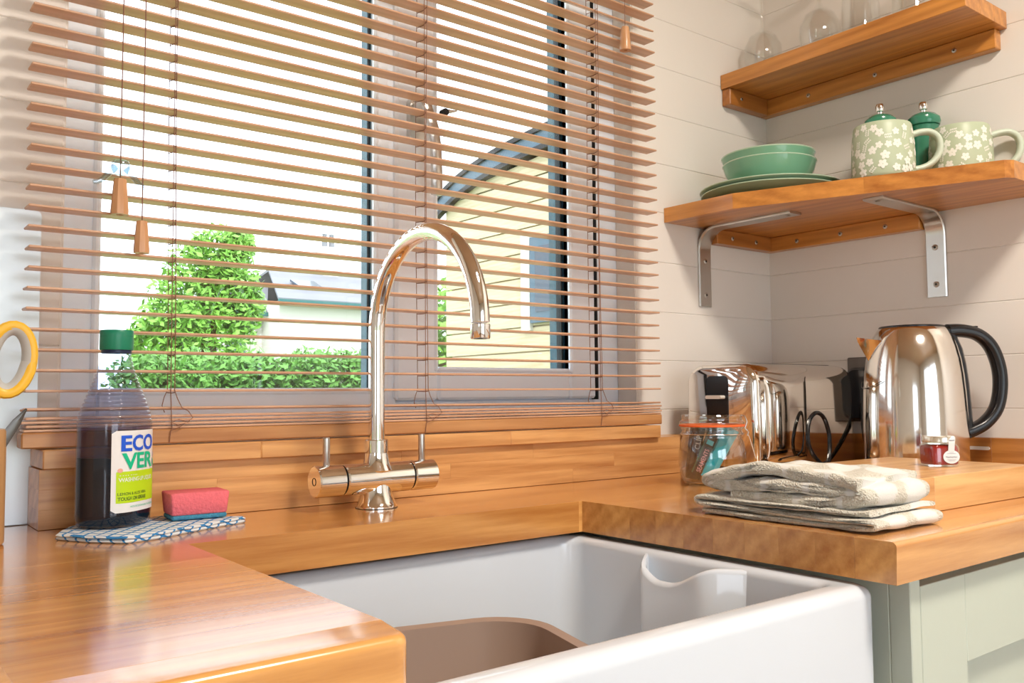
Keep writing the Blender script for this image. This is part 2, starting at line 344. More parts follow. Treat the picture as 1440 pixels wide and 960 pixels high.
# painted boards
LINES = [-.08, .0, .108, .197, .2855, .3775, .470, .561, .655, .745, .836, .927, 1.018, 1.109, 1.2, 1.29, CE]
for i in range(len(LINES)-1):
    z0, z1 = LINES[i], LINES[i+1]; gp = .00005
    for x0, x1 in ((-1.5, WX0), (WX1, XR+.011)):
        if z0 >= WZ1-.02 and x0 < 0: x0, x1 = -1.5, XR
        elif z0 >= WZ1-.02: continue
        MB().box(x0, x1, YW, YW+.012, z0+gp, z1-gp, .0013).build('wall_board', M['paint'], wb)
    MB().box(XR, XR+.012, -1.9, YW+.001, z0+gp, z1-gp, .0013).build('wall_board', M['paint'], wr)
# reveal of the window opening
g = MB(); g.box(WX0-.0, WX0+.002, YW+.002, 1.145, WZ0, WZ1).box(WX1-.002, WX1, YW+.002, 1.145, WZ0, WZ1).box(WX0, WX1, YW+.002, 1.145, WZ1-.002, WZ1)
g.build('window_reveal', M['paint'], wb)
# metal sheet splashback on the wall at the left of the window
tag(MB().prism([(p[0], p[1]) for p in rrect(-.42, .190, .001, .347, .006, 4)], 1, YW-.0035, YW-.0005).build('splashback_panel', M['panel']), 'satin metal splashback sheet on the boarded wall beside the window', 'panel')
# ---------------------------------------------------------------- window
win = empty('window_1', (.68, 1.16, WZ0), kind='structure')
def wbox(n, m, *a, b=.002): return B(n, m, win, *a, b)
FY0, FY1, GY = 1.145, 1.165, 1.156
def ringframe(n, m, x0, x1, z0, z1, l, r, bt, tp, ya, yb, b=.003):
    wbox(n, m, x0, x0+l, ya, yb, z0, z1, b=b); wbox(n, m, x1-r, x1, ya, yb, z0, z1, b=b)
    wbox(n, m, x0+l, x1-r, ya, yb, z0, z0+bt, b=b); wbox(n, m, x0+l, x1-r, ya, yb, z1-tp, z1, b=b)
ringframe('window_frame', M['upvc'], WX0-.02, .665, WZ0, WZ1, .0705, .028, .064, .06, FY0, GY-.002)
wbox('window_frame', M['upvc'], .660, .676, FY0+.0015, GY-.003, WZ0+.01, WZ1-.01, b=.0005)
ringframe('window_frame', M['upvc'], .665, WX1+.02, WZ0, WZ1, .006, .081, .046, .04, FY0+.004, GY+.012)
ringframe('sash', M['upvc'], .672, 1.079, WZ0+.046, WZ1-.04, .0745, .062, .051, .06, FY0-.008, GY-.002, .004)
ringframe('glazing_bead', M['upvc'], .7385, 1.025, WZ0+.089, WZ1-.09, .007, .008, .008, .008, FY0-.011, GY-.003, .003)
ringframe('glazing_bead', M['upvc'], .254, .645, WZ0+.056, WZ1-.052, .009, .008, .009, .008, FY0-.005, GY-.003, .003)
ringframe('gasket', M['gasket'], 1.0792, 1.0826, WZ0+.044, WZ1-.038, .0014, .0014, .002, .002, FY0-.0088, FY0+.006, 0)
ringframe('outer_frame', M['outframe'], WX0-.02, .665, WZ0, WZ1, .06, .028, .060, .06, GY+.003, GY+.028)
ringframe('outer_frame', M['outframe'], .6655, WX1+.02, WZ0, WZ1, .0765, .146, .093, .06, GY+.013, GY+.038)
wbox('spacer_bar', M['gasket'], .6345, .637, GY-.001, GY+.003, WZ0+.06, WZ1-.06, b=0); wbox('spacer_bar', M['gasket'], 1.0135, 1.016, GY-.001, GY+.012, WZ0+.095, WZ1-.06, b=0)
wbox('pane', M['glass'], .258, .6345, GY-.0005, GY+.0025, WZ0+.06, WZ1-.06, b=0)
wbox('pane', M['glass'], .744, 1.0135, GY-.0005, GY+.0025, WZ0+.094, WZ1-.06, b=0)
wl = Vector(win.location)
hd = MB(); rel = lambda p: Vector(p)-wl
hd.rings([[rel((x, y, z)) for x, z in rrect(.690, .716, .520, .592, .0125, 5)] for y in (1.137, 1.128, 1.126)])
hd = hd.build('handle', M['brushed'], win, True)
lv = MB(); lv.cyl(rel((.703, 1.127, .575)), rel((.703, 1.1, .575)), .0095, 16)
pts = [(.703, 1.103, .578), (.706, 1.1, .562), (.712, 1.097, .54), (.716, 1.096, .51), (.7175, 1.096, .47), (.7175, 1.096, .436)]
rs = []
for i, p in enumerate(pts): rs.append([rel((p[0]+wd*.0088, p[1]+dp*.0045, p[2])) for wd, dp in ((-1, -.5), (-.6, -1), (.6, -1), (1, -.5), (1, .5), (.6, 1), (-.6, 1), (-1, .5))])
lv.rings(rs); lo = lv.build('handle_lever', M['brushed'], hd, True)
for o in (hd,): tag(o, 'brushed metal window handle')
kb = MB(); kb.cyl(rel((.7295, 1.099, .563)), rel((.7295, 1.088, .563)), .0055, 14).build('lock_button', M['gasket'], hd, True)
MB().tube([rel(p) for p in ((.731, 1.094, .566), (.741, 1.094, .567), (.753, 1.094, .570))], [.0035, .003, .0012], 8).build('key', M['brushed'], hd, True)
# ---------------------------------------------------------------- worktop of oak staves
top = empty('worktop', (.6, .8, 0), 'orange oiled oak block worktop running round the sink under the window', 'worktop')
tl = Vector(top.location)
def stave(x0, x1, y0, y1, rnd=0, endround=False):
    if rnd:
        n = 5; prof = [(y1-.0003, -TH), (y1-.0003, 0)]+[(y0+rnd-rnd*sin(a*pi/2/n), -rnd+rnd*cos(a*pi/2/n)) for a in range(n+1)]+[(y0+.001, -TH)]
        MB().prism([(p[0]-tl.y, p[1]) for p in prof], 0, x0-tl.x, x1-tl.x).build('stave', M['top'], top, True, 20)
    else: B('stave', M['top'], top, x0, x1, y0, y1, -TH, 0, .00012)
def row(x0, x1, y0, y1, rnd=0):
    x = x0
    while x < x1-.01:
        e = x+random.uniform(.28, .62)
        if x1-e < .15: e = x1
        stave(x, e, y0, y1, rnd); x = e
n = 6
for i in range(n): row(-.45, XR-.0005, YS+(YW-YS)*i/n, YS+(YW-YS)*(i+1)/n-(.001 if i == n-1 else 0))
n = 10
for i in range(n): row(XC, XR-.0005, YF+(YS-YF)*i/n, YF+(YS-YF)*(i+1)/n, .005 if i == 0 else 0)
for i in range(1, n): row(-.45, XL, YFL+(YS-YFL)*i/n, YFL+(YS-YFL)*(i+1)/n)
# front stave of the left worktop: rounded top edge and rounded outer corner
yc = YFL+(YS-YFL)/n; r = .014; rs = []
for k in range(7):
    a = k*pi/2/6; ins = .006*(1-cos(a)); z = -.006+.006*sin(a)
    pl = [(-.45, YFL+ins)]+arc(XL-r, YFL+r, r-ins, -pi/2, 0, 8)+[(XL, yc-.0003), (-.45, yc-.0003)]
    if k == 0: rs.append([(x-tl.x, y-tl.y, -TH) for x, y in pl])
    rs.append([(x-tl.x, y-tl.y, z) for x, y in pl])
MB().rings(rs).build('stave', M['top'], top, True, 30)
# upstands and sill
us = empty('upstand', (.66, 1.06, 0), 'low oak upstand behind the tap under the window sill', 'upstand')
for z0, z1, br in ((.0004, .021, (.183, .50, .93, 1.18)), (.021, .042, (.183, .37, .70, 1.02, 1.18)), (.042, .063, (.183, .62, .85, 1.18))):
    for a, b_ in zip(br, br[1:]): B('stave', M['oakx'], us, a, b_, YB, YW-.004, z0, z1, .0003)
B('stave', M['oakx'], us, 1.18, XR-.021, YB+.03, YW-.001, .0004, .063, .0005)
ur = empty('upstand', (1.53, .3, 0), 'low oak upstand along the right wall behind the kettle', 'upstand')
for a, b_ in zip((-.5, -.1, .3, .665, .94), (-.1, .3, .665, .94, YB+.029)): B('stave', M['oaky'], ur, XR-.02, XR-.0005, a, b_, .0004, .060, .0004)
sill = empty('window_sill', (.65, 1.06, .0635), 'oak window sill ledge on top of the upstand under the blind', 'window sill')
for a, b_ in zip((.1845, .42, .80), (.42, .80, 1.122)): B('stave', M['oakx'], sill, a, b_, YB-.010, YW-.001, .0635, .0838, .0012)
B('inner_sill', M['upvc'], sill, WX0+.003, WX1-.003, YW+.001, 1.144, .0635, .0835, .001)
# ---------------------------------------------------------------- cabinets
def cabinet(label, x0, x1, doors):
    c = empty('base_cabinet', ((x0+x1)/2, .75, FL), label, 'cabinet')
    B('body', M['sage'], c, x0, x1, .462, 1.09, FL+.1, -TH-.001, .001)
    B('plinth', M['sage'], c, x0+.02, x1-.02, .5, 1.05, FL, FL+.1, 0)
    B('stile', M['sage'], c, x0, x0+.0185, .44, .462, FL+.1, -TH-.001, .001)
    n = doors; wd = (x1-x0-.0185)/n
    for i in range(n):
        a, b_ = x0+.020+wd*i, x0+.0185+wd*(i+1)-.002
        d = B('door', M['sage'], c, a, b_, .453, .462, FL+.11, -.0505, .0005)
        cl_ = Vector(c.location)
        def sub(nm, p0, p1, p2, p3, ya): MB().box(p0-cl_.x, p1-cl_.x, ya-cl_.y, .454-cl_.y, p2-cl_.z, p3-cl_.z, .0006).build(nm, M['sage'], d)
        sub('door_stile', a, a+.090, FL+.11, -.0505, .4405); sub('door_stile', b_-.09, b_, FL+.11, -.0505, .4405)
        sub('door_rail', a+.0906, b_-.0906, -.139, -.0505, .4405); sub('door_rail', a+.0906, b_-.0906, FL+.11, FL+.2, .4405)
    return c
cabinet('sage green painted base cabinet with panelled door to the right of the sink', .8235, XR-.022, 1)
cabinet('sage green painted base cabinet under the left worktop', -.45, .245, 1)
sc = empty('base_cabinet', (.53, .75, FL), 'sage green painted cabinet carrying the white sink', 'cabinet')
B('body', M['sage'], sc, .2465, .8215, .49, 1.09, FL+.1, -.286, .001); B('plinth', M['sage'], sc, .27, .80, .52, 1.05, FL, FL+.1, 0)
# ---------------------------------------------------------------- sink
SZ = -.045
sk = empty('belfast_sink', (.528, .67, -.285), 'white glazed fireclay sink with overflow slot, set between the worktops', 'sink')
kl = Vector(sk.location); ox0, ox1, oy0, oy1 = .256, .800, .4605, .895; ix0, ix1, iy0, iy1 = .288, .770, .492, .864
rs = []
def ring(x0, x1, y0, y1, r, z): rs.append([(x-kl.x, y-kl.y, z-kl.z) for x, y in rrect(x0, x1, y0, y1, r, 8)])
ring(ox0, ox1, oy0, oy1, .014, -.285); ring(ox0, ox1, oy0, oy1, .014, SZ-.012)
for k in range(1, 7):
    a = k*pi/2/6; d = .012*(1-cos(a)); ring(ox0+d, ox1-d, oy0+d, oy1-d, .014, SZ-.012+.012*sin(a))
for k in range(0, 7):
    a = k*pi/2/6; d = .010*(1-sin(a)); ring(ix0-d, ix1+d, iy0-d, iy1+d, .026, SZ-.010+.010*cos(a))
ring(ix0+.004, ix1-.004, iy0+.004, iy1-.004, .028, -.21)
for k in range(1, 6):
    a = k*pi/2/5; d = .004+.026*(1-cos(a)); ring(ix0+d, ix1-d, iy0+d, iy1-d, .03, -.21-.026*sin(a))
MB().rings(rs).build('basin', M['ceramic'], sk, True, 50)
# overflow weir: a hollow bulge on the inner right wall with a dipped lip
N = 48; o1, o2, t1, t2, lo = [], [], [], [], []
def ss(a, b, x): x = max(0, min(1, (x-a)/(b-a))); return x*x*(3-2*x)
for i in range(N+1):
    y = .742-(.742-.572)*i/N
    bx = .7755-.033*ss(.742, .712, y)*(1-ss(.635, .572, y))
    zt = SZ-.0035-.0235*ss(.738, .690, y)*(1-ss(.678, .612, y))
    o1.append((bx, y, -.215)); o2.append((bx, y, zt-.005)); t1.append((bx+.002, y, zt-.001)); t2.append((bx+.0075, y, zt)); lo.append((bx+.0105, y, zt-.005))
bk = [(min(.79, p[0]+.002), p[1], -.15) for p in lo]
MB().rings([[tuple(Vector(p)-kl) for p in r_] for r_ in (o1, o2, t1, t2, lo, bk)], closed=False, cap0=False, cap1=False).build('overflow_weir', M['ceramic'], sk, True, 60)
MB().lathe([(.042, 0), (.044, .003), (.03, .004), (.0, .002)], (.53-kl.x, .68-kl.y, -.2358-kl.z), 24).build('drain', M['steel'], sk, True)
# washing-up bowl
wbw = empty('washing_up_bowl', (.448, .672, -.233), 'taupe plastic washing-up bowl standing inside the white sink', 'bowl'); wbw.rotation_euler.z = radians(-15)
rs = []
for hx, hy, r_, z in ((.105, .09, .04, 0), (.113, .099, .05, .006), (.128, .114, .06, .128), (.1345, .1205, .063, .131), (.1365, .1225, .065, .134), (.1345, .1205, .063, .1365), (.1255, .1115, .058, .1345), (.110, .096, .048, .009), (.100, .086, .04, .004)):
    rs.append([(x, y, z) for x, y in rrect(-hx, hx, -hy, hy, r_, 8)])
MB().rings(rs).build('tub', M['taupe'], wbw, True, 60)
# ---------------------------------------------------------------- tap
tp = empty('mixer_tap', (.546, .9715, 0), 'polished chrome mixer tap with swan-neck spout behind the sink', 'tap')
ch = M['chrome']
MB().lathe([(.0255, .0), (.0255, .0025), (.0245, .0035), (.0225, .008), (.0195, .016), (.0178, .024), (.0172, .034)], seg=40).build('base', ch, tp, True)
MB().lathe([(.026, .0), (.026, .001)], (0, 0, -.0002), 40).build('seal', M['black'], tp, True)
def xcyl(n, x0, x1, r, m=ch, rr=.0015):
    return MB().rings([[(x, r_*cos(2*pi*j/40), .0365+r_*sin(2*pi*j/40)) for j in range(40)] for x, r_ in ((x0, r-rr), (x0+rr, r), (x1-rr, r), (x1, r-rr))]).build(n, m, tp, True)
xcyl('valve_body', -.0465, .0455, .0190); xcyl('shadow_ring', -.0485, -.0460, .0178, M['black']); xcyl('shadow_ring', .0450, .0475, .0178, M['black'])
for s_, xa, xb in ((-1, -.0835, -.0483), (1, .0473, .0815)):
    k = xcyl('turning_knob', xa, xb, .0190)
    xh = -.068 if s_ < 0 else .0655
    MB().lathe([(.0030, .052), (.0044, .056), (.0044, .0875), (.0036, .0885)], (xh, 0, 0), 16).build('lever', M['brushed'], k, True)
    xe = xa if s_ < 0 else xb
    MB().tube([(xe+s_*.0002, .0045*cos(2*pi*j/20), .0365+.0045*sin(2*pi*j/20)) for j in range(20)], .0004, 6, closed=True).build('ring_mark', M['black'], k)
MB().lathe([(.0205, .046), (.0180, .0515), (.0158, .058), (.0148, .065), (.0146, .0668), (.0138, .0671), (.0138, .0676), (.0146, .0680), (.0146, .0825), (.0138, .0835), (.0100, .0836)], seg=40).build('collar', ch, tp, True)
path = [(0, 0, .07), (0, 0, .12), (0, 0, .17), (0, 0, .214)]
path += [(0, -.11+.11*cos(a), .214+.112*sin(a)) for a in [pi*i/28 for i in range(1, 29)]]
sp = MB().tube(path, .0102, 28).build('spout', ch, tp, True)
MB().lathe([(.0102, .212), (.0107, .2115), (.0107, .1975), (.0100, .1965), (.0075, .1965), (.0075, .1995)], (0, -.22, 0), 28).build('aerator', ch, sp, True)
# ---------------------------------------------------------------- venetian blind
bl = empty('venetian_blind', (.655, 1.0525, .0842), 'brown wooden slatted venetian blind hanging in front of the window', 'blind')
bo = Vector(bl.location); SX0, SX1, SY0, SY1 = .168, 1.1385, 1.040, 1.065; ST = .0028
me = MB().box(SX0-bo.x, SX1-bo.x, -.0125, .0125, -ST/2, ST/2, .0008).mesh('slat', M['slat'])
Z0, PITCH = .1235, .02185; NS = 45
for i in range(NS):
    z = Z0+PITCH*i
    if z > 1.09: break
    o = inst(me, 'slat', bl, (random.uniform(-.001, .001), random.uniform(-.0006, .0006), z-bo.z), (radians(random.uniform(-.6, .6)), 0, radians(random.uniform(-.05, .05))))
    if i == 30: o.rotation_euler = (radians(25), 0, 0)
    if i == 0: o.rotation_euler = (radians(-3), radians(.25), 0)
zz = .1022
for i in range(4):
    o = inst(me, 'slat', bl, (random.uniform(-.0025, .0025), random.uniform(-.001, .001), zz-bo.z+.0014), (radians(random.uniform(-.8, .8)), 0, radians(random.uniform(-.07, .07)))); zz += .0042
me2 = MB().box(SX0-.002-bo.x, SX1+.001-bo.x, -.0135, .0125, -.0083, .0083, .0015).mesh('bottom_rail', M['rail']); inst(me2, 'bottom_rail', bl, (0, 0, .0934-bo.z))
B('headrail', M['rail'], bl, SX0, SX1, 1.03, 1.075, 1.095, 1.135, .002); B('valance', M['rail'], bl, SX0-.005, SX1+.005, 1.018, 1.029, 1.07, 1.145, .003)
CR = .00055
for cx in (.3195, .6635, .9975):
    lc = MB(); zt = 1.095
    lean = lambda z: .0
    for yy in (-.0138, .0138):
        sw = 1 if yy < 0 else -1
        pts = [(cx-bo.x+.0015*sin(z*9+cx*20), yy, z-bo.z) for z in [.146+(zt-.146)*k/24 for k in range(25)]][::-1]
        if yy < 0: pts += [(cx-bo.x+.004, yy-.001, .137-bo.z), (cx-bo.x+.009, yy-.002, .126-bo.z), (cx-bo.x+.016, yy-.0035, .122-bo.z), (cx-bo.x+.021, yy-.0045, .114-bo.z), (cx-bo.x+.015, yy-.005, .109-bo.z), (cx-bo.x+.005, yy-.0045, .112-bo.z), (cx-bo.x-.003, yy-.0045, .1095-bo.z), (cx-bo.x+.004, yy-.005, .1055-bo.z), (cx-bo.x+.012, yy-.0055, .108-bo.z), (cx-bo.x+.006, yy-.0045, .1035-bo.z), (cx-bo.x-.003, yy-.0022, .1-bo.z), (cx-bo.x-.004, yy-.0012, .0865-bo.z)]
        else: pts += [(cx-bo.x-.002, yy, .138-bo.z), (cx-bo.x-.004, yy+.001, .128-bo.z), (cx-bo.x-.001, yy+.001, .120-bo.z)]
        lc.tube(pts, CR, 5)
    for i in range(NS):
        z = Z0+PITCH*i
        if z > 1.08: break
        if i: lc.tube([(cx-bo.x+.0015*sin(z*9+cx*20), -.0138, z-.0022-bo.z), (cx-bo.x+.003, 0, z-.0026-bo.z), (cx-bo.x+.0015*sin(z*9+cx*20), .0138, z-.0022-bo.z)], CR*1.1, 5)
    lc.build('ladder_cord', M['cord'], bl)
    MB().tube([(cx-bo.x-.0045, -.0142, 1.09-bo.z), (cx-bo.x-.0035, -.0142, .5-bo.z), (cx-bo.x-.0030, -.0142, .14-bo.z), (cx-bo.x-.001, -.0142, .1-bo.z)], CR, 5).build('lift_cord', M['cord'], bl)
for cx, zb, hh in ((.2548, .3390, .040), (.2785, .2985, .036), (1.0506, .7135, .040)):
    dx = cx-bo.x; yy = 1.026-bo.y
    MB().tube([(dx+.0012, yy+.002, 1.085-bo.z), (dx+.0005, yy, (zb+1.09)/2-bo.z), (dx, yy, zb+hh-.004-bo.z)], .0007, 6).build('pull_cord', M['cord'], bl)
    r0 = hh*.20; MB().lathe([(.0015, hh*.92), (.0028, hh), (r0*.82, hh), (r0*.86, hh*.96), (r0*1.22, hh*.1), (r0*1.18, 0), (r0*.5, 0), (r0*.42, .004)], (dx, yy, zb-bo.z), 9 if cx < 1 else 16).build('tassel', M['bead'], bl, True, 25)
# clear cord connector with two arms above the first tassel
g = MB(); dx, yy, zc = .2548-bo.x, 1.026-bo.y, .3835-bo.z
g.lathe([(.004, 0), (.0075, .0015), (.0095, .007), (.0100, .012), (.0085, .0155), (.004, .0165)], (dx, yy, zc), 12)
for s_ in (-1, 1): g.tube([(dx+s_*.006, yy-.001, zc+.008), (dx+s_*.012, yy-.002, zc+.001), (dx+s_*.0185, yy-.003, zc-.0075), (dx+s_*.0245, yy-.003, zc-.0115), (dx+s_*.0285, yy-.003, zc-.0122)], [.0042, .0036, .0030, .0026, .0022], 10)
g.build('cord_connector', M['plastic'], bl, True)
# ---------------------------------------------------------------- shelves
def screw(parent, p, n, r=.0042):
    p, n = Vector(p), Vector(n).normalized(); pl = Vector(parent.location) if parent.type == 'EMPTY' else Vector(parent.parent.location)
    a = p-pl; s_ = MB().tube([a, a+n*.0009, a+n*.0016], [r, r, r*.75], 14).build('screw', M['screw'], parent, True)
    MB().tube([a+n*.0012, a+n*.0018], [r*.42, r*.42], 6).build('screw_recess', M['hole'], parent)
def prismz(poly, z0, z1, ofs, b=.0012):
    """flat board from a plan outline with slightly broken top and bottom edges"""
    cx = sum(p[0] for p in poly)/len(poly); cy = sum(p[1] for p in poly)/len(poly)
    def shr(d): return [(cx+(x-cx)*(1-d/.12), cy+(y-cy)*(1-d/.12)) for x, y in poly]
    rs = [[(x-ofs.x, y-ofs.y, z-ofs.z) for x, y in shr(d)] for d, z in ((b, z0), (0, z0+b), (0, z1-b), (b, z1))]
    return MB().rings(rs)
s1 = empty('wall_shelf', (1.40, .83, .452), 'lower oak corner shelf on steel brackets holding green crockery', 'shelf'); q = Vector(s1.location)
# four staves following the right wall, cut to the slanted front edge
def front_x(y): return 1.2195 if y > .945 else 1.2245+(1.374-1.2245)*(.945-y)/(.945-.5635)
ye = .5575
rows = [1.219, 1.30, 1.38, 1.46, XR-.0008]
for i in range(4):
    xa, xb = rows[i], rows[i+1]
    # outline of the part of the shelf between x=xa and x=xb
    full = [(1.2195, YW-.001), (1.2225, .945), (1.372, .566), (1.384, ye), (XR-.0008, ye), (XR-.0008, YW-.001)]
    def clip(poly, x, keep):
        out = []
        for k in range(len(poly)):
            a, b_ = poly[k], poly[(k+1) % len(poly)]; ia, ib = (a[0]-x)*keep >= -1e-9, (b_[0]-x)*keep >= -1e-9
            if ia: out.append(a)
            if ia != ib:
                t = (x-a[0])/(b_[0]-a[0]); out.append((x, a[1]+t*(b_[1]-a[1])))
        return out
    poly = clip(clip(full, xa, 1), xb, -1)
    MB().prism([(x-q.x, y-q.y) for x, y in poly], 2, 0, .0268).build('stave', M['shelf'], s1)
c1 = B('cleat', M['shelfx'], s1, 1.347, XR-.021, YW-.0205, YW-.0005, .4236, .4518, .001)
for xx in (1.393, 1.467): screw(s1, (xx, YW-.0205, .437), (0, -1, 0))
c2 = B('cleat', M['shelf'], s1, XR-.0205, XR-.0005, .772, YW-.0005, .4236, .4518, .001)
for yy in (1.02, .925, .835): screw(s1, (XR-.0205, yy, .437), (-1, 0, 0))
def bracket(onback, at):
    """flat steel bar bent through a curve: one leg on the wall, the other under the shelf"""
    n = 10; R = .042; t = .0045; wd = .0175; path = [(0, -.150)]+[(R-R*cos(a), -R+R*sin(a)-.0003) for a in [pi/2*i/n for i in range(n+1)]]+[(.205, -.0003)]
    path = [(a+.0005, b_) for a, b_ in path]
    rs = []
    for i, (d, z) in enumerate(path):
        p0, p1 = path[max(0, i-1)], path[min(len(path)-1, i+1)]; tx, tz = p1[0]-p0[0], p1[1]-p0[1]; l = sqrt(tx*tx+tz*tz); nx, nz = tz/l, -tx/l
        rr = []
        for s_, o_ in ((-1, .0), (-1, t*.55), (-.9, t), (.9, t), (1, t*.55), (1, 0)):
            rr.append((s_*wd, d+nx*o_, z+nz*o_))
        rs.append(rr)
    f = (lambda a, d, z: (at+a-q.x, YW-d-q.y, z)) if onback else (lambda a, d, z: (XR-d-q.x, at+a-q.y, z))
    o = MB().rings([[f(*p) for p in r_] for r_ in rs]).build('bracket', M['brushed'], s1, True, 40)
    tag(o, 'brushed steel bracket')
    for d, z in ((0, -.063), (0, -.128)):
        p = f(0, t+.0005, z); n_ = (0, -1, 0) if onback else (-1, 0, 0)
        s_ = Vector(p); nn = Vector(n_)
        MB().tube([s_, s_+nn*.0008, s_+nn*.0014], [.0052, .0052, .004], 14).build('screw', M['screw'], o, True); MB().tube([s_+nn*.001, s_+nn*.0017], [.0023, .0023], 6).build('screw_recess', M['hole'], o)
    p = Vector(f(0, .19, -t-.0006)); MB().tube([p, p+Vector((0, 0, -.0012))], [.005, .0035], 12).build('screw', M['screw'], o, True)
bracket(True, 1.3295); bracket(False, .753)
s2 = empty('wall_shelf', (1.466, .86, .7385), 'upper oak shelf on the right wall with glasses standing upside down', 'shelf')
for a, b_ in ((1.392, 1.442), (1.442, 1.492), (1.492, XR-.0008)): B('stave', M['shelf'], s2, a, b_, .6215, YW-.001, .7385, .767, .0006)
B('cleat', M['shelfx'], s2, 1.396, XR-.021, YW-.0205, YW-.0005, .705, .7382, .0015); screw(s2, (1.432, YW-.0205, .722), (0, -1, 0), .0036)
B('cleat', M['shelf'], s2, XR-.0205, XR-.0005, .632, YW-.0005, .705, .7382, .0015)
for yy in (.985, .845, .70): screw(s2, (XR-.0205, yy, .7215), (-1, 0, 0))
# ---------------------------------------------------------------- crockery on the lower shelf
ZS = .4789
M['rim'] = mat('pale_glaze_edge', (.46, .62, .46), .2, coat=.3)
def rim(o, r_, z):
    MB().tube([(r_*cos(2*pi*j/64), r_*sin(2*pi*j/64), z) for j in range(64)], .0011, 6, closed=True).build('rim', M['rim'], o, True); return o
def plate(z, label, dx=0):
    MB_ = MB().lathe([(.0, .0035), (.052, .0035), (.056, 0), (.060, 0), (.064, .004), (.098, .0115), (.1245, .0185), (.1255, .0195), (.1245, .0208), (.118, .0195), (.095, .0148), (.066, .0078), (.0, .0068)], (0, 0, 0), 64, cap0=False, cap1=False)
    return rim(tag(MB_.build('dinner_plate', M['plate'], None, True, 60, (1.362+dx, .966, z)), label, 'plate', 'green plates stacked on the lower shelf'), .1250, .0196)
plate(ZS, 'green glazed dinner plate at the bottom of the stack, lying on the oak shelf')
plate(ZS+.0075, 'green glazed dinner plate directly under the stacked jade bowls', -.003)
def bowl(z, label, dx, tx):
    m_ = MB().lathe([(.0, .004), (.040, .004), (.043, 0), (.047, 0), (.050, .004), (.066, .018), (.078, .034), (.0825, .046), (.0832, .0475), (.0820, .0485), (.0800, .046), (.075, .034), (.062, .019), (.046, .008), (.0, .007)], (0, 0, 0), 56, cap0=False, cap1=False)
    o = tag(m_.build('cereal_bowl', M['bowl'], None, True, 60, (1.358+dx, .966, z)), label, 'bowl', 'jade bowls stacked on the plates'); o.rotation_euler = tx; o.scale.z = 1.24; return rim(o, .0826, .0480)
bowl(ZS+.0150, 'jade green bowl standing on the stack of green plates', 0, (0, 0, 0))
bowl(ZS+.0295, 'jade green bowl nested inside the lower bowl, topmost of the stack', -.002, (radians(-.6), radians(-.6), 0))
def make_mug(loc, hang, label):
    m_ = empty('mug', loc, label, 'mug', 'flowered mugs on the lower shelf')
    prof = [(.0, .002), (.040, .002), (.043, .0), (.0465, .002), (.0485, .008), (.0490, .03), (.0482, .06), (.0462, .082), (.0448, .0905), (.0440, .0922), (.0428, .0920), (.0425, .089), (.0445, .06), (.0450, .02), (.041, .007), (.0, .006)]
    b_ = MB().lathe(prof, seg=48, cap0=False, cap1=False).build('cup', M['mug'], m_, True, 60)
    hx, hy = cos(hang), sin(hang)
    hp = [(.0455, .077), (.058, .0805), (.073, .080), (.0845, .071), (.088, .056), (.084, .040), (.072, .027), (.058, .021), (.0475, .0195)]; hp = [(p.x, p.z) for p in smooth([(a, 0, b_) for a, b_ in hp], 4)]
    rs = []
    for i, (d, z) in enumerate(hp):
        p0, p1 = hp[max(0, i-1)], hp[min(len(hp)-1, i+1)]; tx, tz = p1[0]-p0[0], p1[1]-p0[1]; l = sqrt(tx*tx+tz*tz); nx, nz = -tz/l, tx/l
        rs.append([((d+nx*.0054*cos(t))*hx-hy*.0092*sin(t), (d+nx*.0054*cos(t))*hy+hx*.0092*sin(t), z+nz*.0054*cos(t)) for t in [2*pi*j/14 for j in range(14)]])
    MB().rings(rs).build('handle', M['mugin'], m_, True, 70)
    R_ = lambda z: .0485 if z < .008 else (.0490-(z-.03)*.0270/1 if z < .03 else (.0490-(z-.03)*.0267 if z < .06 else .0482-(z-.06)*.0909))
    fl_ = MB(); rnd = random.Random(5)
    def P(th, z): r_ = min(R_(z), .0491)+.00035; return (r_*cos(th), r_*sin(th), z)
    def disc(th, z, a, b_, rot):
        n = 9; c = [P(th, z)]
        for j in range(n):
            u, v = a*cos(2*pi*j/n), b_*sin(2*pi*j/n); c.append(P(th+(u*cos(rot)-v*sin(rot))/.049, z+u*sin(rot)+v*cos(rot)))
        fl_.add(c, [(0, j+1, (j+1) % n+1) for j in range(n)])
    ct = MB()
    spots = []
    for k in range(400):
        th, z = rnd.uniform(-pi, pi), rnd.uniform(.009, .084); dh = (th-hang+pi) % (2*pi)-pi
        if abs(dh) < .42: continue
        if all((((th-a+pi) % (2*pi)-pi)*.049)**2+(z-b_)**2 > .0118**2 for a, b_ in spots): spots.append((th, z))
    for th, z in spots:
        if rnd.random() < .26:      # a leafy sprig
            d = rnd.uniform(0, pi)
            for t in (-1.6, -.5, .6, 1.7):
                for sd in (-1, 1): disc(th+(t*.0026*cos(d)-sd*.0021*sin(d))/.049, z+t*.0026*sin(d)+sd*.0021*cos(d), .0019, .0010, d+sd*.9)
        else:
            s_ = rnd.uniform(.0034, .0044); a0 = rnd.uniform(0, 1)
            for t in range(5): a = a0+2*pi*t/5; disc(th+s_*.95*cos(a)/.049, z+s_*.95*sin(a), s_*.86, s_*.66, a)
    fl_.build('flower_print', M['flower'], m_)
    return m_
MUGH = math.atan2(-.80, .60)
make_mug((1.3635, .7495, ZS), math.atan2(-.74, .67), 'sage green mug with white flowers standing beside the stacked plates')
make_mug((1.4795, .678, ZS), math.atan2(-.83, .55), 'sage green mug with white flowers standing nearest the open end of the shelf')
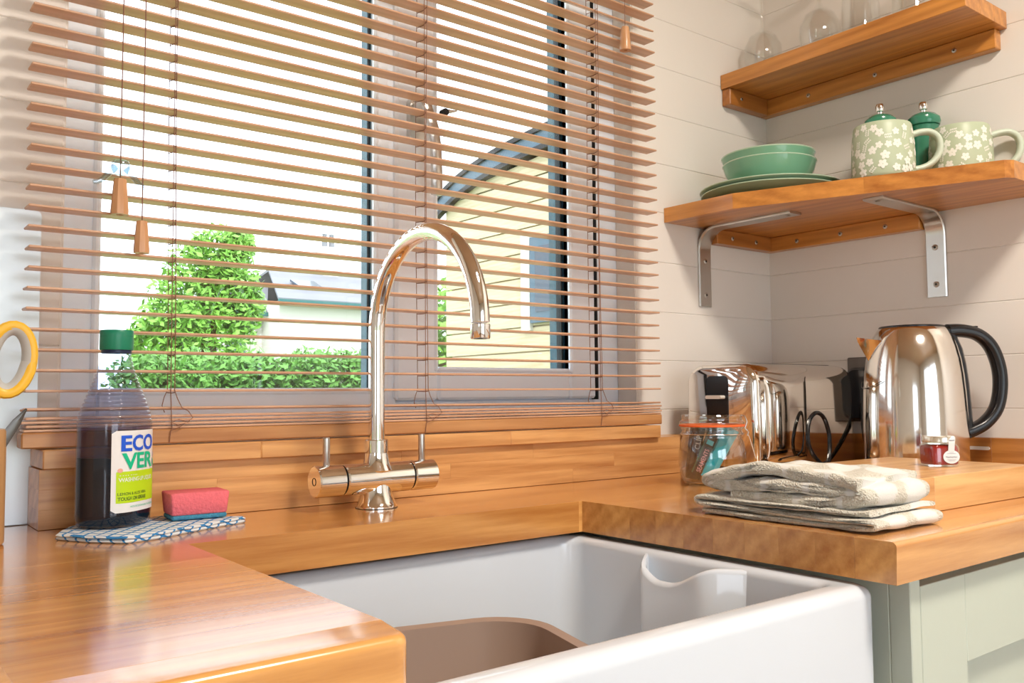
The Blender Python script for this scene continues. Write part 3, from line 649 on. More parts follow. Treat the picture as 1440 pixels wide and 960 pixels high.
def mill(loc, label):
    m_ = empty('spice_mill', loc, label, 'mill', 'green mills behind the mugs')
    MB().lathe([(.028, 0), (.0295, .003), (.0275, .03), (.0225, .07), (.0215, .095), (.0235, .117), (.0245, .1195)], seg=36).build('body', M['mill'], m_, True)
    MB().lathe([(.0215, .1198), (.0255, .1215), (.0272, .128), (.0262, .1345), (.020, .1405), (.010, .1445), (.004, .146)], seg=36).build('cap', M['mill'], m_, True)
    MB().lathe([(.004, .1455), (.0045, .1495), (.0066, .1505), (.0076, .155), (.0074, .160), (.006, .1635), (.002, .1645)], seg=20).build('knob', M['steel'], m_, True)
mill((1.457, .8035, ZS), 'dark green pepper mill with steel knob behind the mug by the plates')
mill((1.5085, .752, ZS), 'dark green pepper mill with steel knob between the two flowered mugs')
# ---------------------------------------------------------------- glasses on the upper shelf, upside down
def wine_glass(loc, s_, label):
    m_ = empty('wine_glass', loc, label, 'glass', 'upturned wine glasses on the upper shelf')
    k = s_
    MB().lathe([(.0315*k, 0), (.0355*k, .018*k), (.0385*k, .04*k), (.037*k, .06*k), (.029*k, .078*k), (.015*k, .09*k), (.0065*k, .096*k), (.004*k, .104*k), (.0036*k, .15*k), (.005*k, .168*k)], seg=40, cap0=False, cap1=False).build('cup', M['clear'], m_, True)
    MB().lathe([(.0300*k, .0003), (.034*k, .018*k), (.037*k, .04*k), (.0355*k, .059*k), (.0275*k, .0765*k), (.013*k, .0875*k), (.0, .09*k)], seg=40, cap0=False, cap1=False).build('inner_face', M['clear'], m_, True)
    MB().lathe([(.005*k, .168*k), (.018*k, .176*k), (.034*k, .179*k), (.034*k, .1805*k), (.0, .1815*k)], seg=40, cap0=False, cap1=False).build('foot', M['clear'], m_, True)
wine_glass((1.465, 1.050, .7672), .98, 'clear wine glass upside down on the upper shelf in the corner')
wine_glass((1.466, .922, .7672), 1.0, 'clear wine glass upside down on the upper shelf beside the tumbler')
def tumbler(loc, label):
    m_ = empty('tumbler', loc, label, 'glass', 'upturned tumblers on the upper shelf')
    MB().lathe([(.0350, 0), (.0335, .05), (.0315, .10), (.0300, .118), (.027, .121), (.0, .121)], seg=36, cap0=False, cap1=False).build('wall', M['clear'], m_, True)
    MB().lathe([(.0332, .0003), (.0318, .05), (.0298, .10), (.027, .108), (.0, .109)], seg=36, cap0=False, cap1=False).build('inner_face', M['clear'], m_, True)
tumbler((1.464, .838, .7672), 'clear tumbler upside down on the upper shelf beside the wine glass')
tumbler((1.464, .742, .7672), 'clear tumbler upside down nearest the open end of the upper shelf')
# ---------------------------------------------------------------- washing-up liquid, cloth, sponge
bt = empty('washing_up_bottle', (.2435, .983, .0072), 'ribbed clear bottle of dark washing-up liquid with green cap on the checked cloth', 'bottle'); bt.rotation_euler.z = radians(44); bt.scale = (.885, .885, .93)
def sup(a, b_, n, t):
    c, s_ = cos(t), sin(t); return (a*abs(c)**(2/n)*(1 if c >= 0 else -1), b_*abs(s_)**(2/n)*(1 if s_ >= 0 else -1))
BA, BBW, BN = .0435, .0352, 2.7
def bring(k, z, n=56, e=BN): return [(*sup(BA*k if e > 2.2 else .0385*k, BBW*k if e > 2.2 else .0385*k, e, 2*pi*j/n), z) for j in range(n)]
rs = [bring(.80, .0003), bring(.93, .001), bring(.985, .006), bring(1, .014), bring(1, .105), bring(.995, .112)]
zr = .112; nr = 17
for i in range(nr):
    f = i/(nr-1); k = .99-.575*(ss(0, 1, f)*.55+f*.45); e = BN+(2-BN)*ss(0, .5, f)
    def mixr(kk, z):
        return [((1-ss(0, .6, f))*a[0]*1+ss(0, .6, f)*c[0], (1-ss(0, .6, f))*a[1]+ss(0, .6, f)*c[1], z) for a, c in zip([(*sup(BA*kk, BBW*kk, BN, 2*pi*j/56), 0) for j in range(56)], [(.0398*kk*cos(2*pi*j/56), .0398*kk*sin(2*pi*j/56), 0) for j in range(56)])]
    h = .0046; rs += [mixr(k*.968, zr), mixr(k, zr+h*.35), mixr(k, zr+h*.65), mixr(k*.962, zr+h)]; zr += h
MB().rings(rs).build('bottle_wall', M['bottle'], bt, True, 70)
zc = zr
MB().rings([bring(.79, .0018), bring(.90, .0028), bring(.955, .008), bring(.968, .016), bring(.968, .0755)]).build('liquid', M['liquid'], bt, True, 50)
MB().rings([bring(.966, .0757), bring(.966, .1055), bring(.962, .1085)]).build('liquid_film', M['residue'], bt, True, 50)
MB().lathe([(.0166, zc), (.0166, zc+.004)], seg=32).build('neck_ring', mat('navy_seal', (.01, .02, .07), .4), bt, True)
cp = MB().lathe([(.0182, zc+.0035), (.0186, zc+.0045), (.0186, zc+.020), (.0186, zc+.0245), (.0178, zc+.0258), (.0, zc+.0262)], seg=36, cap1=False).build('cap', M['cap'], bt, True)
MB().lathe([(.0188, zc+.0185), (.0188, zc+.0190)], seg=36).build('cap_seam', M['mill'], cp, True)
def onlab(off):
    def f_(x, z):
        xx = max(-.0432, min(.0432, x)); return (xx, -BBW*(1-abs(xx/BA)**BN)**(1/BN)-off, z)
    return f_
def patch(u0, u1, v0, v1, off, nu=26, corner=.003):
    g_ = MB(); f_ = onlab(off); rs_ = []
    for i in range(nu+1):
        u = u0+(u1-u0)*i/nu; d = min(u-u0, u1-u); c = 0 if d >= corner else corner-sqrt(max(0, corner**2-(corner-d)**2)); rs_.append([f_(u, v0+c), f_(u, v1-c)])
    return g_.rings(rs_, closed=False, cap0=False, cap1=False)
LU0, LU1, LV0, LV1 = -.0395, .0375, .0165, .1045
lb = patch(LU0, LU1, LV0, LV1, .0004).build('label', M['label'], bt, True, 80); H = LV1-LV0
V = lambda f_: LV1-H*f_
patch(-.0365, .0345, V(.885), V(.50), .0007, corner=.0004).build('lime_panel', M['lime'], lb, True, 80)
for s_, u0, u1, a, b_, m_, fat in (('ECO', -.033, .022, .255, .055, 'blueprint', .028), ('VER', -.0325, .0215, .475, .275, 'greenprint', .028), ('- - - -  - - - -', -.034, -.012, .552, .543, 'whiteprint', .0),
                              ('WASHING-UP LIQUID', -.035, .020, .635, .575, 'whiteprint', .012), ('LEMON & ALOE VERA', -.0355, .006, .79, .755, 'darkprint', .0), ('TOUGH ON GREASE', -.0355, .006, .855, .81, 'darkprint', .012), ('WITH BIODEGRADABLE INGREDIENTS', -.022, .026, .948, .925, 'greenprint', .0)):
    t_ = MB(); put_text(t_, s_, u0, u1, V(a), V(b_), onlab(.0011), fat); t_.build('lettering', M[m_], lb)
def dot(u, v, r_, m_, ry=None, nm='print_mark'):
    t_ = MB(); f_ = onlab(.0011); n_ = 14; t_.add([f_(u+r_*cos(2*pi*j/n_), v+(ry or r_)*sin(2*pi*j/n_)) for j in range(n_)], [tuple(range(n_))]); t_.build(nm, M[m_], lb)
dot(-.0335, V(.485), .0024, 'peach'); dot(.0285, V(.33), .0025, 'blueprint', .0035); dot(.0262, V(.42), .0028, 'greenprint', .0045); dot(.0308, V(.42), .0028, 'greenprint', .0045); dot(.030, V(.10), .0022, 'darkprint'); dot(.0285, V(.84), .003, 'darkprint', .0005)
# checked cloth
ck = MB()
outline = [(.186, .957), (.2065, .918), (.232, .889), (.262, .896), (.300, .918), (.345, .940), (.370, .951), (.372, .962), (.350, .985), (.320, 1.005), (.300, 1.02), (.262, 1.028), (.222, 1.028), (.205, 1.0)]
cxm, cym = .275, .962
layers = [(1.0, .0003), (1.02, .0018), (1.0, .0033), (.968, .0036), (1.012, .0040), (1.02, .0050), (1.0, .0062), (.6, .0064), (.0, .0064)]
rs = []
def dens(poly, n=6):
    out = []
    for k in range(len(poly)):
        a, b_ = poly[k], poly[(k+1) % len(poly)]; out += [(a[0]+(b_[0]-a[0])*t/n, a[1]+(b_[1]-a[1])*t/n) for t in range(n)]
    return out
od = dens(outline)
for i, (k, z) in enumerate(layers): rs.append([(cxm+(x-cxm)*k, cym+(y-cym)*k, z+(.0007*sin(x*170)*sin(y*150) if 3 < i < 7 else 0)) for x, y in od])
cko = ck.rings(rs, cap1=False).build('dish_cloth', M['check'], None, True, 50)
uv = cko.data.uv_layers.new(name='UVMap')
for lp in cko.data.loops:
    p = cko.data.vertices[lp.vertex_index].co; uv.data[lp.index].uv = (((p.x-p.y*.75)+p.z*1.5)*62, ((p.x+p.y*.75)-p.z*1.5)*62)
tag(cko, 'blue and white checked dish cloth folded under the bottle and sponge', 'cloth')
spg = empty('sponge', (.3265, .980, .0075), 'pink washing-up sponge with blue scouring side on the checked cloth', 'sponge'); spg.rotation_euler.z = radians(-4); spg.scale = (.92, .95, 1)
def soft(n_, m_, hx, hy, z0, z1, r_, inset=0):
    rs_ = [[(x, y, z) for x, y in rrect(-hx+d, hx-d, -hy+d, hy-d, r_, 4)] for d, z in ((r_*.4+inset, z0), (inset, z0+r_*.5), (0, z1-r_*.5), (r_*.4, z1))]
    return MB().rings(rs_).build(n_, m_, spg, True, 50)
soft('scourer', M['scour'], .0315, .021, 0, .005, .003); soft('foam', M['sponge'], .0335, .0235, .005, .0285, .0028, .002)
# ---------------------------------------------------------------- pot with scissors at the left edge
pt = tag(MB().lathe([(.042, 0), (.0435, .002), (.0435, .1065), (.0425, .1085), (.0385, .1085), (.0380, .106), (.038, .006), (.0, .006)], (.0990, .972, .0003), 40, cap1=False).build('utensil_pot', M['pot'], None, True), 'pale wooden utensil pot holding the yellow scissors beside the metal splashback', 'pot')
scs = empty('scissors', (.1165, .972, .0075), 'yellow handled scissors standing in the wooden pot', 'scissors')
def loop(cx, cz, a, b_, tilt, r_, n=28, y=0):
    return [(cx+a*cos(t)*cos(tilt)-b_*sin(t)*sin(tilt), y, cz+a*cos(t)*sin(tilt)+b_*sin(t)*cos(tilt)) for t in [2*pi*i/n for i in range(n)]]
for sx, nm in ((1, 1), (-1, 2)):
    c = MB(); c.tube(loop(sx*.0215+.006, .168, .0185, .0325, sx*-.12, 0), .0050, 10, closed=True, flat=1.2)
    c.tube([(sx*.0120+.006, 0, .138), (sx*.004+.004, 0, .118), (0, 0, .100)], [.0058, .0055, .005], 10)
    h_ = c.build('handle', M['yellow'], scs, True)
    MB().tube(loop(sx*.0215+.006, .168, .0152, .0292, sx*-.12, 0), .0034, 10, closed=True, flat=1.9).build('inner_grip', M['greygrip'], h_, True)
    MB().prism([(sx*.001-.004, .105), (sx*.001+.004, .105), (sx*.002+.003, .05), (sx*.002, .002)], 1, .001*sx-.0007, .001*sx+.0007).build('blade', M['steel'], scs)
kn = empty('knife', (.0985, .957, .0075), 'pointed metal blade leaning out of the wooden pot below the yellow scissors', 'knife')
g = MB(); rs = []
for t, wd in ((0, .002), (.02, .0062), (.06, .0062), (.10, .0056), (.125, .004), (.14, .0008)):
    p = Vector((-.018+t*.55, .004, t*.86)); nn = Vector((.86, 0, -.55)); rs.append([tuple(p+nn*wd), tuple(p+Vector((0, -.0009, 0))), tuple(p-nn*wd), tuple(p+Vector((0, .0009, 0)))])
g.rings(rs).build('blade', M['hole'] if False else mat('dark_blade', (.12, .11, .10), .3, .8), kn, True)
# ---------------------------------------------------------------- chopping board
cb = empty('chopping_board', (1.085, .604, .0003), 'thick pale wooden chopping board lying beside the folded towel', 'chopping board'); cb.rotation_euler.z = radians(-1.2)
ed = (-.18, -.045, .055, .18)
for j in range(4):
    y0_, y1_ = -.1005+.05025*j, -.1005+.05025*(j+1); cut = random.uniform(-.10, .08) if j else -.075
    for a, b_ in ((-.178, cut), (cut, .178)): MB().box(a, b_, y0_, y1_, 0, .0395, .0006).build('block', M['board'], cb)
# jam jar on the board
jm = empty('jam_jar', (1.157, .573, .0402), 'tiny square jar of red jam with silver lid on the chopping board', 'jar'); jm.rotation_euler.z = radians(-30); jm.scale = (1.05, 1.05, 1.06)
oc = lambda h, z, r_=.006: [(x, y, z) for x, y in rrect(-h, h, -h, h, r_, 4)]
MB().rings([oc(.0165, 0), oc(.0180, .0015), oc(.0182, .022), oc(.0172, .0255), oc(.0165, .0275, .012), oc(.0165, .030, .015)], cap1=False).build('glass', M['clear'], jm, True)
MB().rings([oc(.0160, .0022), oc(.0170, .0035), oc(.0171, .0215), oc(.0160, .0248), oc(.015, .0262, .012)]).build('jam', M['jam'], jm, True)
MB().lathe([(.0185, .0290), (.0195, .0296), (.0195, .0352), (.0188, .0368), (.0, .0368)], seg=36, cap1=False).build('lid', M['lid'], jm, True)
lb = MB(); fy = -.01845; cxl = .0045
lb.add([(cxl+.0110*cos(t), fy, .0120+.0082*sin(t)) for t in [2*pi*j/28 for j in range(28)]], [tuple(range(28))])
lb = lb.build('label', M['paper'], jm); st = MB()
st.rings([[(cxl-.0042, fy, .0185), (cxl+.0042, fy, .0185)], [(cxl-.0042, -.0198, .029), (cxl+.0042, -.0198, .029)], [(cxl-.0048, -.0192, .0352), (cxl+.0048, -.0192, .0352)], [(cxl-.0048, -.0175, .0372), (cxl+.0048, -.0175, .0372)]], closed=False, cap0=False, cap1=False).build('label_strip', M['paper'], lb)
t_ = MB(); t_.tube([(cxl-.0075+.015*k/40, fy-.0003, .0118+.0007*sin(k*1.3)+.0003*sin(k*.5)) for k in range(41)], .00018, 4); t_.build('lettering', M['ink'], lb)
t_ = MB()
for z_, h_ in ((.0158, .006), (.0172, .003), (.0085, .006), (.0070, .004)): t_.add([(cxl-h_, fy-.0003, z_), (cxl+h_, fy-.0003, z_), (cxl+h_, fy-.0003, z_+.0003), (cxl-h_, fy-.0003, z_+.0003)], [(0, 1, 2, 3)])
t_.tube([(cxl-.0036+.0072*k/20, -.0200, .032+.0008*sin(k*1.4)) for k in range(21)], .0002, 4); t_.build('fine_print', M['ink'], lb)
# ---------------------------------------------------------------- folded towel: one long cloth folded back and forth
tw = empty('folded_towel', (.853, .566, .0005), 'folded grey-beige terry towel with leaf pattern at the corner of the worktop', 'towel'); to = Vector(tw.location)
def ribbon(name, path, x0, x1, t, seed, m_='terry', nx=30, amp=.0012, skew=0.):
    """cloth strip: path in (y, z), extruded along x, with thickness and soft waves"""
    rnd = random.Random(seed); ph = [rnd.uniform(0, 6) for _ in range(6)]
    L_ = [Vector((0, y, z)) for y, z in path]
    # resample smoothly
    P = []
    for i in range(len(L_)-1):
        p0, p1, p2, p3 = L_[max(0, i-1)], L_[i], L_[i+1], L_[min(len(L_)-1, i+2)]
        for k in range(7):
            u = k/7; P.append(.5*((2*p1)+(-p0+p2)*u+(2*p0-5*p1+4*p2-p3)*u*u+(-p0+3*p1-3*p2+p3)*u**3))
    P.append(L_[-1]); n = len(P); up_, dn = [], []
    cum = [0]
    for i in range(1, n): cum.append(cum[-1]+(P[i]-P[i-1]).length)
    rings_ = []; uvs = []
    for j in range(nx+1):
        x = x0+(x1-x0)*j/nx; up_, dn = [], []
        for i in range(n):
            a, b_ = P[max(0, i-1)], P[min(n-1, i+1)]; tn = (b_-a).normalized(); nn = Vector((0, -tn.z, tn.y))
            wv = amp*(sin(x*60+ph[0]+cum[i]*21)+.7*sin(x*130+ph[1]-cum[i]*47))
            ed = 1 if 0 < j < nx else .55
            xx = x+(.0032*sin(cum[i]*38+ph[2])+.0016*sin(cum[i]*111+ph[3]))*(1 if j in (0, nx) else .7)+skew*cum[i]+.030*(x-x0)/(x1-x0)*ss(.500, .472, P[i].y)
            c = P[i]+nn*wv; c.z = max(c.z, t*.52)
            h = t*.5*ed*(1+.12*sin(cum[i]*160+x*90))
            up_.append((xx, c.y+nn.y*h, max(c.z+nn.z*h, 0))); dn.append((xx, c.y-nn.y*h, max(c.z-nn.z*h, 0)))
        rings_.append(up_+dn[::-1]); uvs.append(x)
    mb = MB().rings([[(p[0]-to.x, p[1]-to.y, p[2]) for p in r_] for r_ in rings_])
    o = mb.build(name, M[m_], tw, True, 80); uvl = o.data.uv_layers.new(name='UVMap'); nn_ = 2*n
    for lp in o.data.loops:
        vi = lp.vertex_index; j, i = divmod(vi, nn_); i = i if i < n else 2*n-1-i
        uvl.data[lp.index].uv = (cum[i]*20+.3*uvs[min(j, nx)]*24, uvs[min(j, nx)]*20)
    return o
ribbon('lower_fold', [(.672, .003), (.60, .003), (.52, .0032), (.470, .0035), (.4585, .0075), (.466, .0115), (.50, .0098), (.56, .0092), (.64, .0096), (.674, .0102), (.6825, .0142), (.674, .0182), (.62, .0172), (.55, .0170), (.49, .0178), (.468, .0195)], .799, .899, .0054, 3, amp=.0008)
ribbon('upper_fold', [(.636, .0245), (.56, .0235), (.50, .0255), (.478, .0290), (.4735, .0340), (.480, .0385), (.52, .0380), (.56, .0365), (.60, .0355), (.650, .0320), (.672, .0335), (.673, .0395), (.64, .0460), (.60, .0525), (.565, .0510), (.53, .0490), (.50, .0480), (.480, .0445)], .806, .897, .0128, 9, amp=.0019)
# ---------------------------------------------------------------- clip-top jar with snack bars
jr = empty('clip_top_jar', (1.0585, .8665, .0003), 'clip-top glass jar with orange seal holding wrapped snack bars beside the toaster', 'jar'); jr.rotation_euler.z = radians(-52)
MB().lathe([(.0, .001), (.036, .001), (.042, .0035), (.0475, .014), (.050, .032), (.0495, .05), (.0465, .064), (.0435, .0705), (.0435, .0735), (.0455, .0745), (.0455, .0785), (.0440, .0800), (.0440, .0830), (.0465, .0840), (.0465, .0868)], seg=48, cap0=False, cap1=False).build('jar_wall', M['jarglass'], jr, True, 50)
MB().lathe([(.0395, .0065), (.0455, .017), (.0478, .033), (.0470, .05), (.0440, .064), (.041, .0705), (.041, .0868)], seg=48, cap0=False, cap1=False).build('inner_face', M['clear'], jr, True, 50)
MB().lathe([(.0470, .0870), (.0485, .0876), (.0485, .0900), (.0470, .0906), (.040, .0906), (.040, .0870)], seg=48).build('rubber_seal', M['orange'], jr, True)
MB().lathe([(.0475, .0908), (.0480, .0925), (.0470, .0955), (.0445, .0968), (.0440, .1010), (.0450, .1030), (.0440, .1050), (.0, .1055)], seg=48, cap0=False, cap1=False).build('glass_lid', M['jarglass'], jr, True, 50)
# wire clip on the local +x side
wc = MB(); W_ = .0007
for s_ in (-1, 1):
    wc.tube([(.0445, s_*.0125, .1035), (.0485, s_*.0125, .1025), (.0515, s_*.0125, .094), (.0485, s_*.0125, .085), (.0535, s_*.0125, .079), (.0515, s_*.0125, .074)], W_*1.1, 6)
wc.tube([(.0445, -.0125, .1035), (.0445, .0125, .1035)], W_*1.1, 6)
wc.tube([(.0520, -.0125, .076), (.0545, -.011, .070), (.0625, -.0085, .040), (.0630, -.0065, .0385), (.0630, .0065, .0385), (.0625, .0085, .040), (.0545, .011, .070), (.0520, .0125, .076)], W_*1.2, 6)
wc.tube([(.0465*cos(t), .0465*sin(t), .0764) for t in [2*pi*j/40 for j in range(40)]], W_, 6, closed=True)
wc.build('wire_clip', M['wire'], jr, True)
def bar(label, m_, c, tilt, roll, hw, hl, th, yaw, texts=(), top=None):
    """a flat wrapped bar standing at a slant in the jar"""
    o = empty('snack_bar', c, label, 'snack bar', 'wrapped bars in the jar')
    o.rotation_euler = (Matrix.Rotation(yaw, 3, 'Z') @ Matrix.Rotation(tilt, 3, 'Y') @ Matrix.Rotation(roll, 3, 'X')).to_euler()
    rs_ = []
    for f_ in [i/14 for i in range(15)]:
        z = -hl+2*hl*f_; k = .12 if f_ in (0, 1) else (.25 if f_ < .08 or f_ > .92 else 1); 
        rs_.append([(x, y*k, z) for x, y in ((-hw, 0), (-hw*.8, -th), (hw*.8, -th), (hw, 0), (hw*.8, th), (-hw*.8, th))])
    w_ = MB().rings(rs_).build('wrapper', m_, o, True, 50)
    for s_, m2, a0, a1, b0, b1 in texts:
        t2 = MB()
        if s_: put_text(t2, s_, a0, a1, b0, b1, lambda u, v: (-v, -th-.0004, u), .012)
        else: t2.add([(a0, -th-.0003, b0), (a1, -th-.0003, b0), (a1, -th-.0003, b1), (a0, -th-.0003, b1)], [(0, 1, 2, 3)])
        t2.build('print', M[m2], w_)
    return o
cj = Vector((1.0585, .8665, .044)); R1 = Vector((.787, -.616, 0)); NV = Vector((-.616, -.787, 0)); AY = math.atan2(-.616, .787)
def at(r_, n_, z): p = cj+R1*r_+NV*n_; p.z = z; return p
bar('teal wrapped snack bar leaning in the jar, in front of the others', M['teal'], at(.004, .017, .0485), radians(27), 0, .0085, .0400, .003, AY, ((None, 'teal2', .0045, .0078, -.032, .034),))
bar('teal wrapped snack bar leaning behind the front teal bar in the jar', M['teal2'], at(.012, .006, .0480), radians(30), 0, .0085, .0400, .003, AY, ((None, 'teal', -.008, .002, -.03, .034),))
bar('brown wrapped snack bar with green and pink lettering leaning in the jar', M['brownwrap'], at(-.0155, .016, .0475), radians(24), 0, .0085, .0385, .003, AY, (('SEAMENTS', 'pinkprint', -.028, .008, -.0045, .0022), (None, 'teal2', -.004, .006, .015, .022), (None, 'greenwrap', -.0082, -.0058, -.032, .032)))
bar('black wrapped snack bar with white lettering in the jar', M['brownwrap'], at(-.0265, .007, .0480), radians(11), 0, .0080, .0385, .003, AY, (('CLIP', 'cream', .006, .027, -.0045, .0035),))
bar('dark brown wrapped snack bar against the jar wall beside the others', M['brownwrap'], at(-.029, -.008, .0480), radians(9), 0, .0080, .0375, .003, AY+.5, ((None, 'greygrip', -.006, -.0052, -.03, .03),))
# ---------------------------------------------------------------- toaster
ts = empty('toaster', (1.347, .965, .0003), 'long polished steel toaster in the corner behind the glass jar', 'toaster'); q2 = Vector((1.347, .965, 0))
hw, ht = .0745, .186
def tprof(ins): 
    h = hw-ins; return [(-h, .010+ins), (-h*1.0, .08), (-h*.985, ht-.034)]+[(-h*.985+.030-.030*cos(a), ht-.034+(.034-ins)*sin(a)) for a in [pi/2*i/7 for i in range(1, 8)]]+[(h*.985-.030+.030*sin(a), ht-.034+(.034-ins)*cos(a)) for a in [pi/2*i/7 for i in range(0, 8)]]+[(h, .08), (h, .010+ins)]
rs = []
for x, ins in ((-.147, .009), (-.1445, .004), (-.138, .0008), (-.132, 0), (.132, 0), (.140, .0015), (.147, .007)): rs.append([(x, y, z) for y, z in tprof(ins)])
MB().rings(rs).build('body', M['mirror'], ts, True, 40)
MB().box(-.142, .142, -.069, .069, 0, .013, .002).build('base', M['black'], ts)
sl = MB(); sl.rings([[(x, y, z) for y, z in rrect(-.019, .026, .030, .166, .009, 5)] for x in (-.1482, -.1462)]).build('lever_slot', M['black'], ts, True)
lv_ = MB(); lv_.rings([[(x, y, z) for y, z in rrect(-.0135, .0195, .1270, .1330, .0028, 5)] for x in (-.1600, -.1585, -.1478)]).build('lever', M['cream'], ts, True)
for yy in (-.03, .03): MB().box(-.115, .115, yy-.013, yy+.013, ht-.0004, ht+.0004).build('bread_slot', M['black'], ts)
rs = []; nU, nV = 22, 22
for i in range(nU+1):
    u = -1+2*i/nU; r_ = []
    for j in range(nV+1):
        v = -1+2*j/nV; e = max(0, 1-abs(u)**5)*max(0, 1-abs(v)**5); hh_ = .011*e**.5*(1-.45*u*u)
        r_.append((-.064+.062*u, -hw*.992+.0025-hh_, .091+.073*v))
    rs.append(r_)
MB().rings(rs, closed=False, cap0=False, cap1=False).build('side_panel', M['mirror'], ts, True, 60)
# mains cable of the toaster: a loop standing against its side
cp_ = [(1.50, .905, .004), (1.45, .868, .0045), (1.375, .866, .006), (1.332, .866, .022), (1.310, .868, .05), (1.318, .872, .086), (1.339, .872, .102), (1.362, .872, .094), (1.374, .870, .066), (1.368, .866, .034), (1.350, .860, .012), (1.33, .856, .006), (1.30, .862, .0045), (1.285, .875, .0045)]
tag(MB().tube(smooth([(1.512, .9085, .115), (1.505, .908, .06), (1.498, .906, .018)]+cp_[1:]), .0036, 10).build('power_cable', M['black'], None, True), 'black power cable looped upright against the side of the toaster', 'cable')
# socket on the right wall with a black plug
so = empty('wall_socket', (XR-.004, .915, .16), 'dark metal wall socket with black plug between toaster and kettle', 'socket')
MB().box(-.004, .0038, -.074, .012, -.078, .042, .002).build('plate', M['socket'], so)
MB().rings([[(x, y, z) for y, z in rrect(-.050+i_, .006-i_, -.075+i_, .022-i_, .018, 6)] for x, i_ in ((-.0042, 0), (-.020, 0), (-.026, .004))]).build('plug', M['black'], so, True)
tag(MB().rings([[(x, y, z) for y, z in rrect(.667, .700, .040, .0455, .0026, 4)] for x in (XR-.0203, XR-.0235)]).build('cable_clip', M['cream'], None, True), 'small clear plastic clip stuck on the oak upstand behind the kettle', 'clip')
# ---------------------------------------------------------------- kettle
kt = empty('kettle', (1.377, .7185, .0003), 'polished steel jug kettle with black D-shaped handle behind the chopping board', 'kettle'); kt.rotation_euler.z = math.atan2(-.616, .787)-.02
MB().lathe([(.072, 0), (.0745, .003), (.0745, .012), (.072, .014)], seg=48).build('base', M['black'], kt, True)
prof = [(.073, .0142), (.0765, .018), (.0772, .03), (.0772, .06), (.0768, .10), (.0755, .135), (.0732, .165), (.0700, .188), (.0655, .207), (.0600, .222), (.0540, .2325), (.0500, .2372), (.0485, .2385)]
MB().lathe(prof, seg=64, cap1=True).build('jug', M['steel'], kt, True)
MB().lathe([(.0492, .2383), (.0492, .2400), (.0475, .2412), (.044, .2412), (.0435, .2395)], seg=48).build('lid_rim', M['black'], kt, True)
MB().lathe([(.0435, .2390), (.042, .2415), (.02, .2435), (.0, .2440)], seg=40, cap1=False).build('lid', M['steel'], kt, True)
# spout: a pointed lip on the local -x side
rs = []
for d, hw_, zt, zb_ in ((-.058, .024, .218, .168), (-.069, .018, .2195, .184), (-.078, .011, .2215, .200), (-.0855, .0045, .2235, .2145), (-.088, .0010, .2242, .2215)):
    rs.append([(d, -hw_, zt), (d, -hw_*.55, (zt+zb_)/2), (d, 0, zb_), (d, hw_*.55, (zt+zb_)/2), (d, hw_, zt), (d, 0, zt-.003)])
MB().rings(rs).build('spout', M['steel'], kt, True, 50)
MB().tube([(.0776*cos(a), .0776*sin(a), .172-.03*abs(cos(a))**3+.0) for a in [pi-.55+1.1*i/16 for i in range(17)]], .0006, 5).build('spout_seam', M['black'], kt)
hp = smooth([(.0560, 0, .2330), (.078, 0, .2335), (.104, 0, .2270), (.124, 0, .2080), (.1355, 0, .175), (.1365, 0, .140), (.1285, 0, .108), (.110, 0, .086), (.090, 0, .075), (.0795, 0, .0715)], 5)
rs = []
for i, p in enumerate(hp):
    a, b_ = hp[max(0, i-1)], hp[min(len(hp)-1, i+1)]; tn = (b_-a).normalized(); nn = Vector((tn.z, 0, -tn.x)); f_ = i/(len(hp)-1); tk = .0112*(1-.15*sin(pi*f_)); wd = .014
    rs.append([tuple(p+nn*tk*(abs(cos(t))**.7*(1 if cos(t) > 0 else -1))+Vector((0, 1, 0))*wd*sin(t)) for t in [2*pi*j/18 for j in range(18)]])
hnd = MB().rings(rs).build('handle', M['black'], kt, True, 60)
# backing strip of the handle along the jug
rs = []
for z, rr in ((.236, .0545), (.2225, .0610), (.205, .0685), (.18, .0735), (.15, .0770), (.11, .0795), (.085, .0805), (.068, .0800), (.064, .0790)):
    rs.append([(rr-.010, -.013, z), (rr+.004, -.012, z), (rr+.0085, -.006, z), (rr+.0085, .006, z), (rr+.004, .012, z), (rr-.010, .013, z)])
MB().rings(rs).build('handle_strip', M['black'], hnd, True, 40)
MB().rings([[(x, y, z) for x, y in rrect(.086, .104, -.006, .006, .004, 4)] for z in (.235, .2405)]).build('lid_button', M['black'], hnd, True)
# kettle cable
tag(MB().tube(smooth([(1.510, .8865, .115), (1.503, .882, .085), (1.492, .872, .05), (1.482, .858, .02), (1.474, .842, .0045), (1.455, .815, .0042), (1.436, .795, .0042)]), .0036, 10).build('power_cable', M['black'], None, True), 'black power cable dropping from the wall socket behind the kettle', 'cable')
# lamp ring added on the unseen ceiling to go with the warm fill light
cl_ = empty('added_ceiling_lamp', (.75, -.15, CE), 'round flush lamp added on the unseen ceiling', 'lamp')
MB().lathe([(.20, 0), (.20, -.025), (.185, -.045)], seg=40).build('ring', M['brushed'], cl_, True)
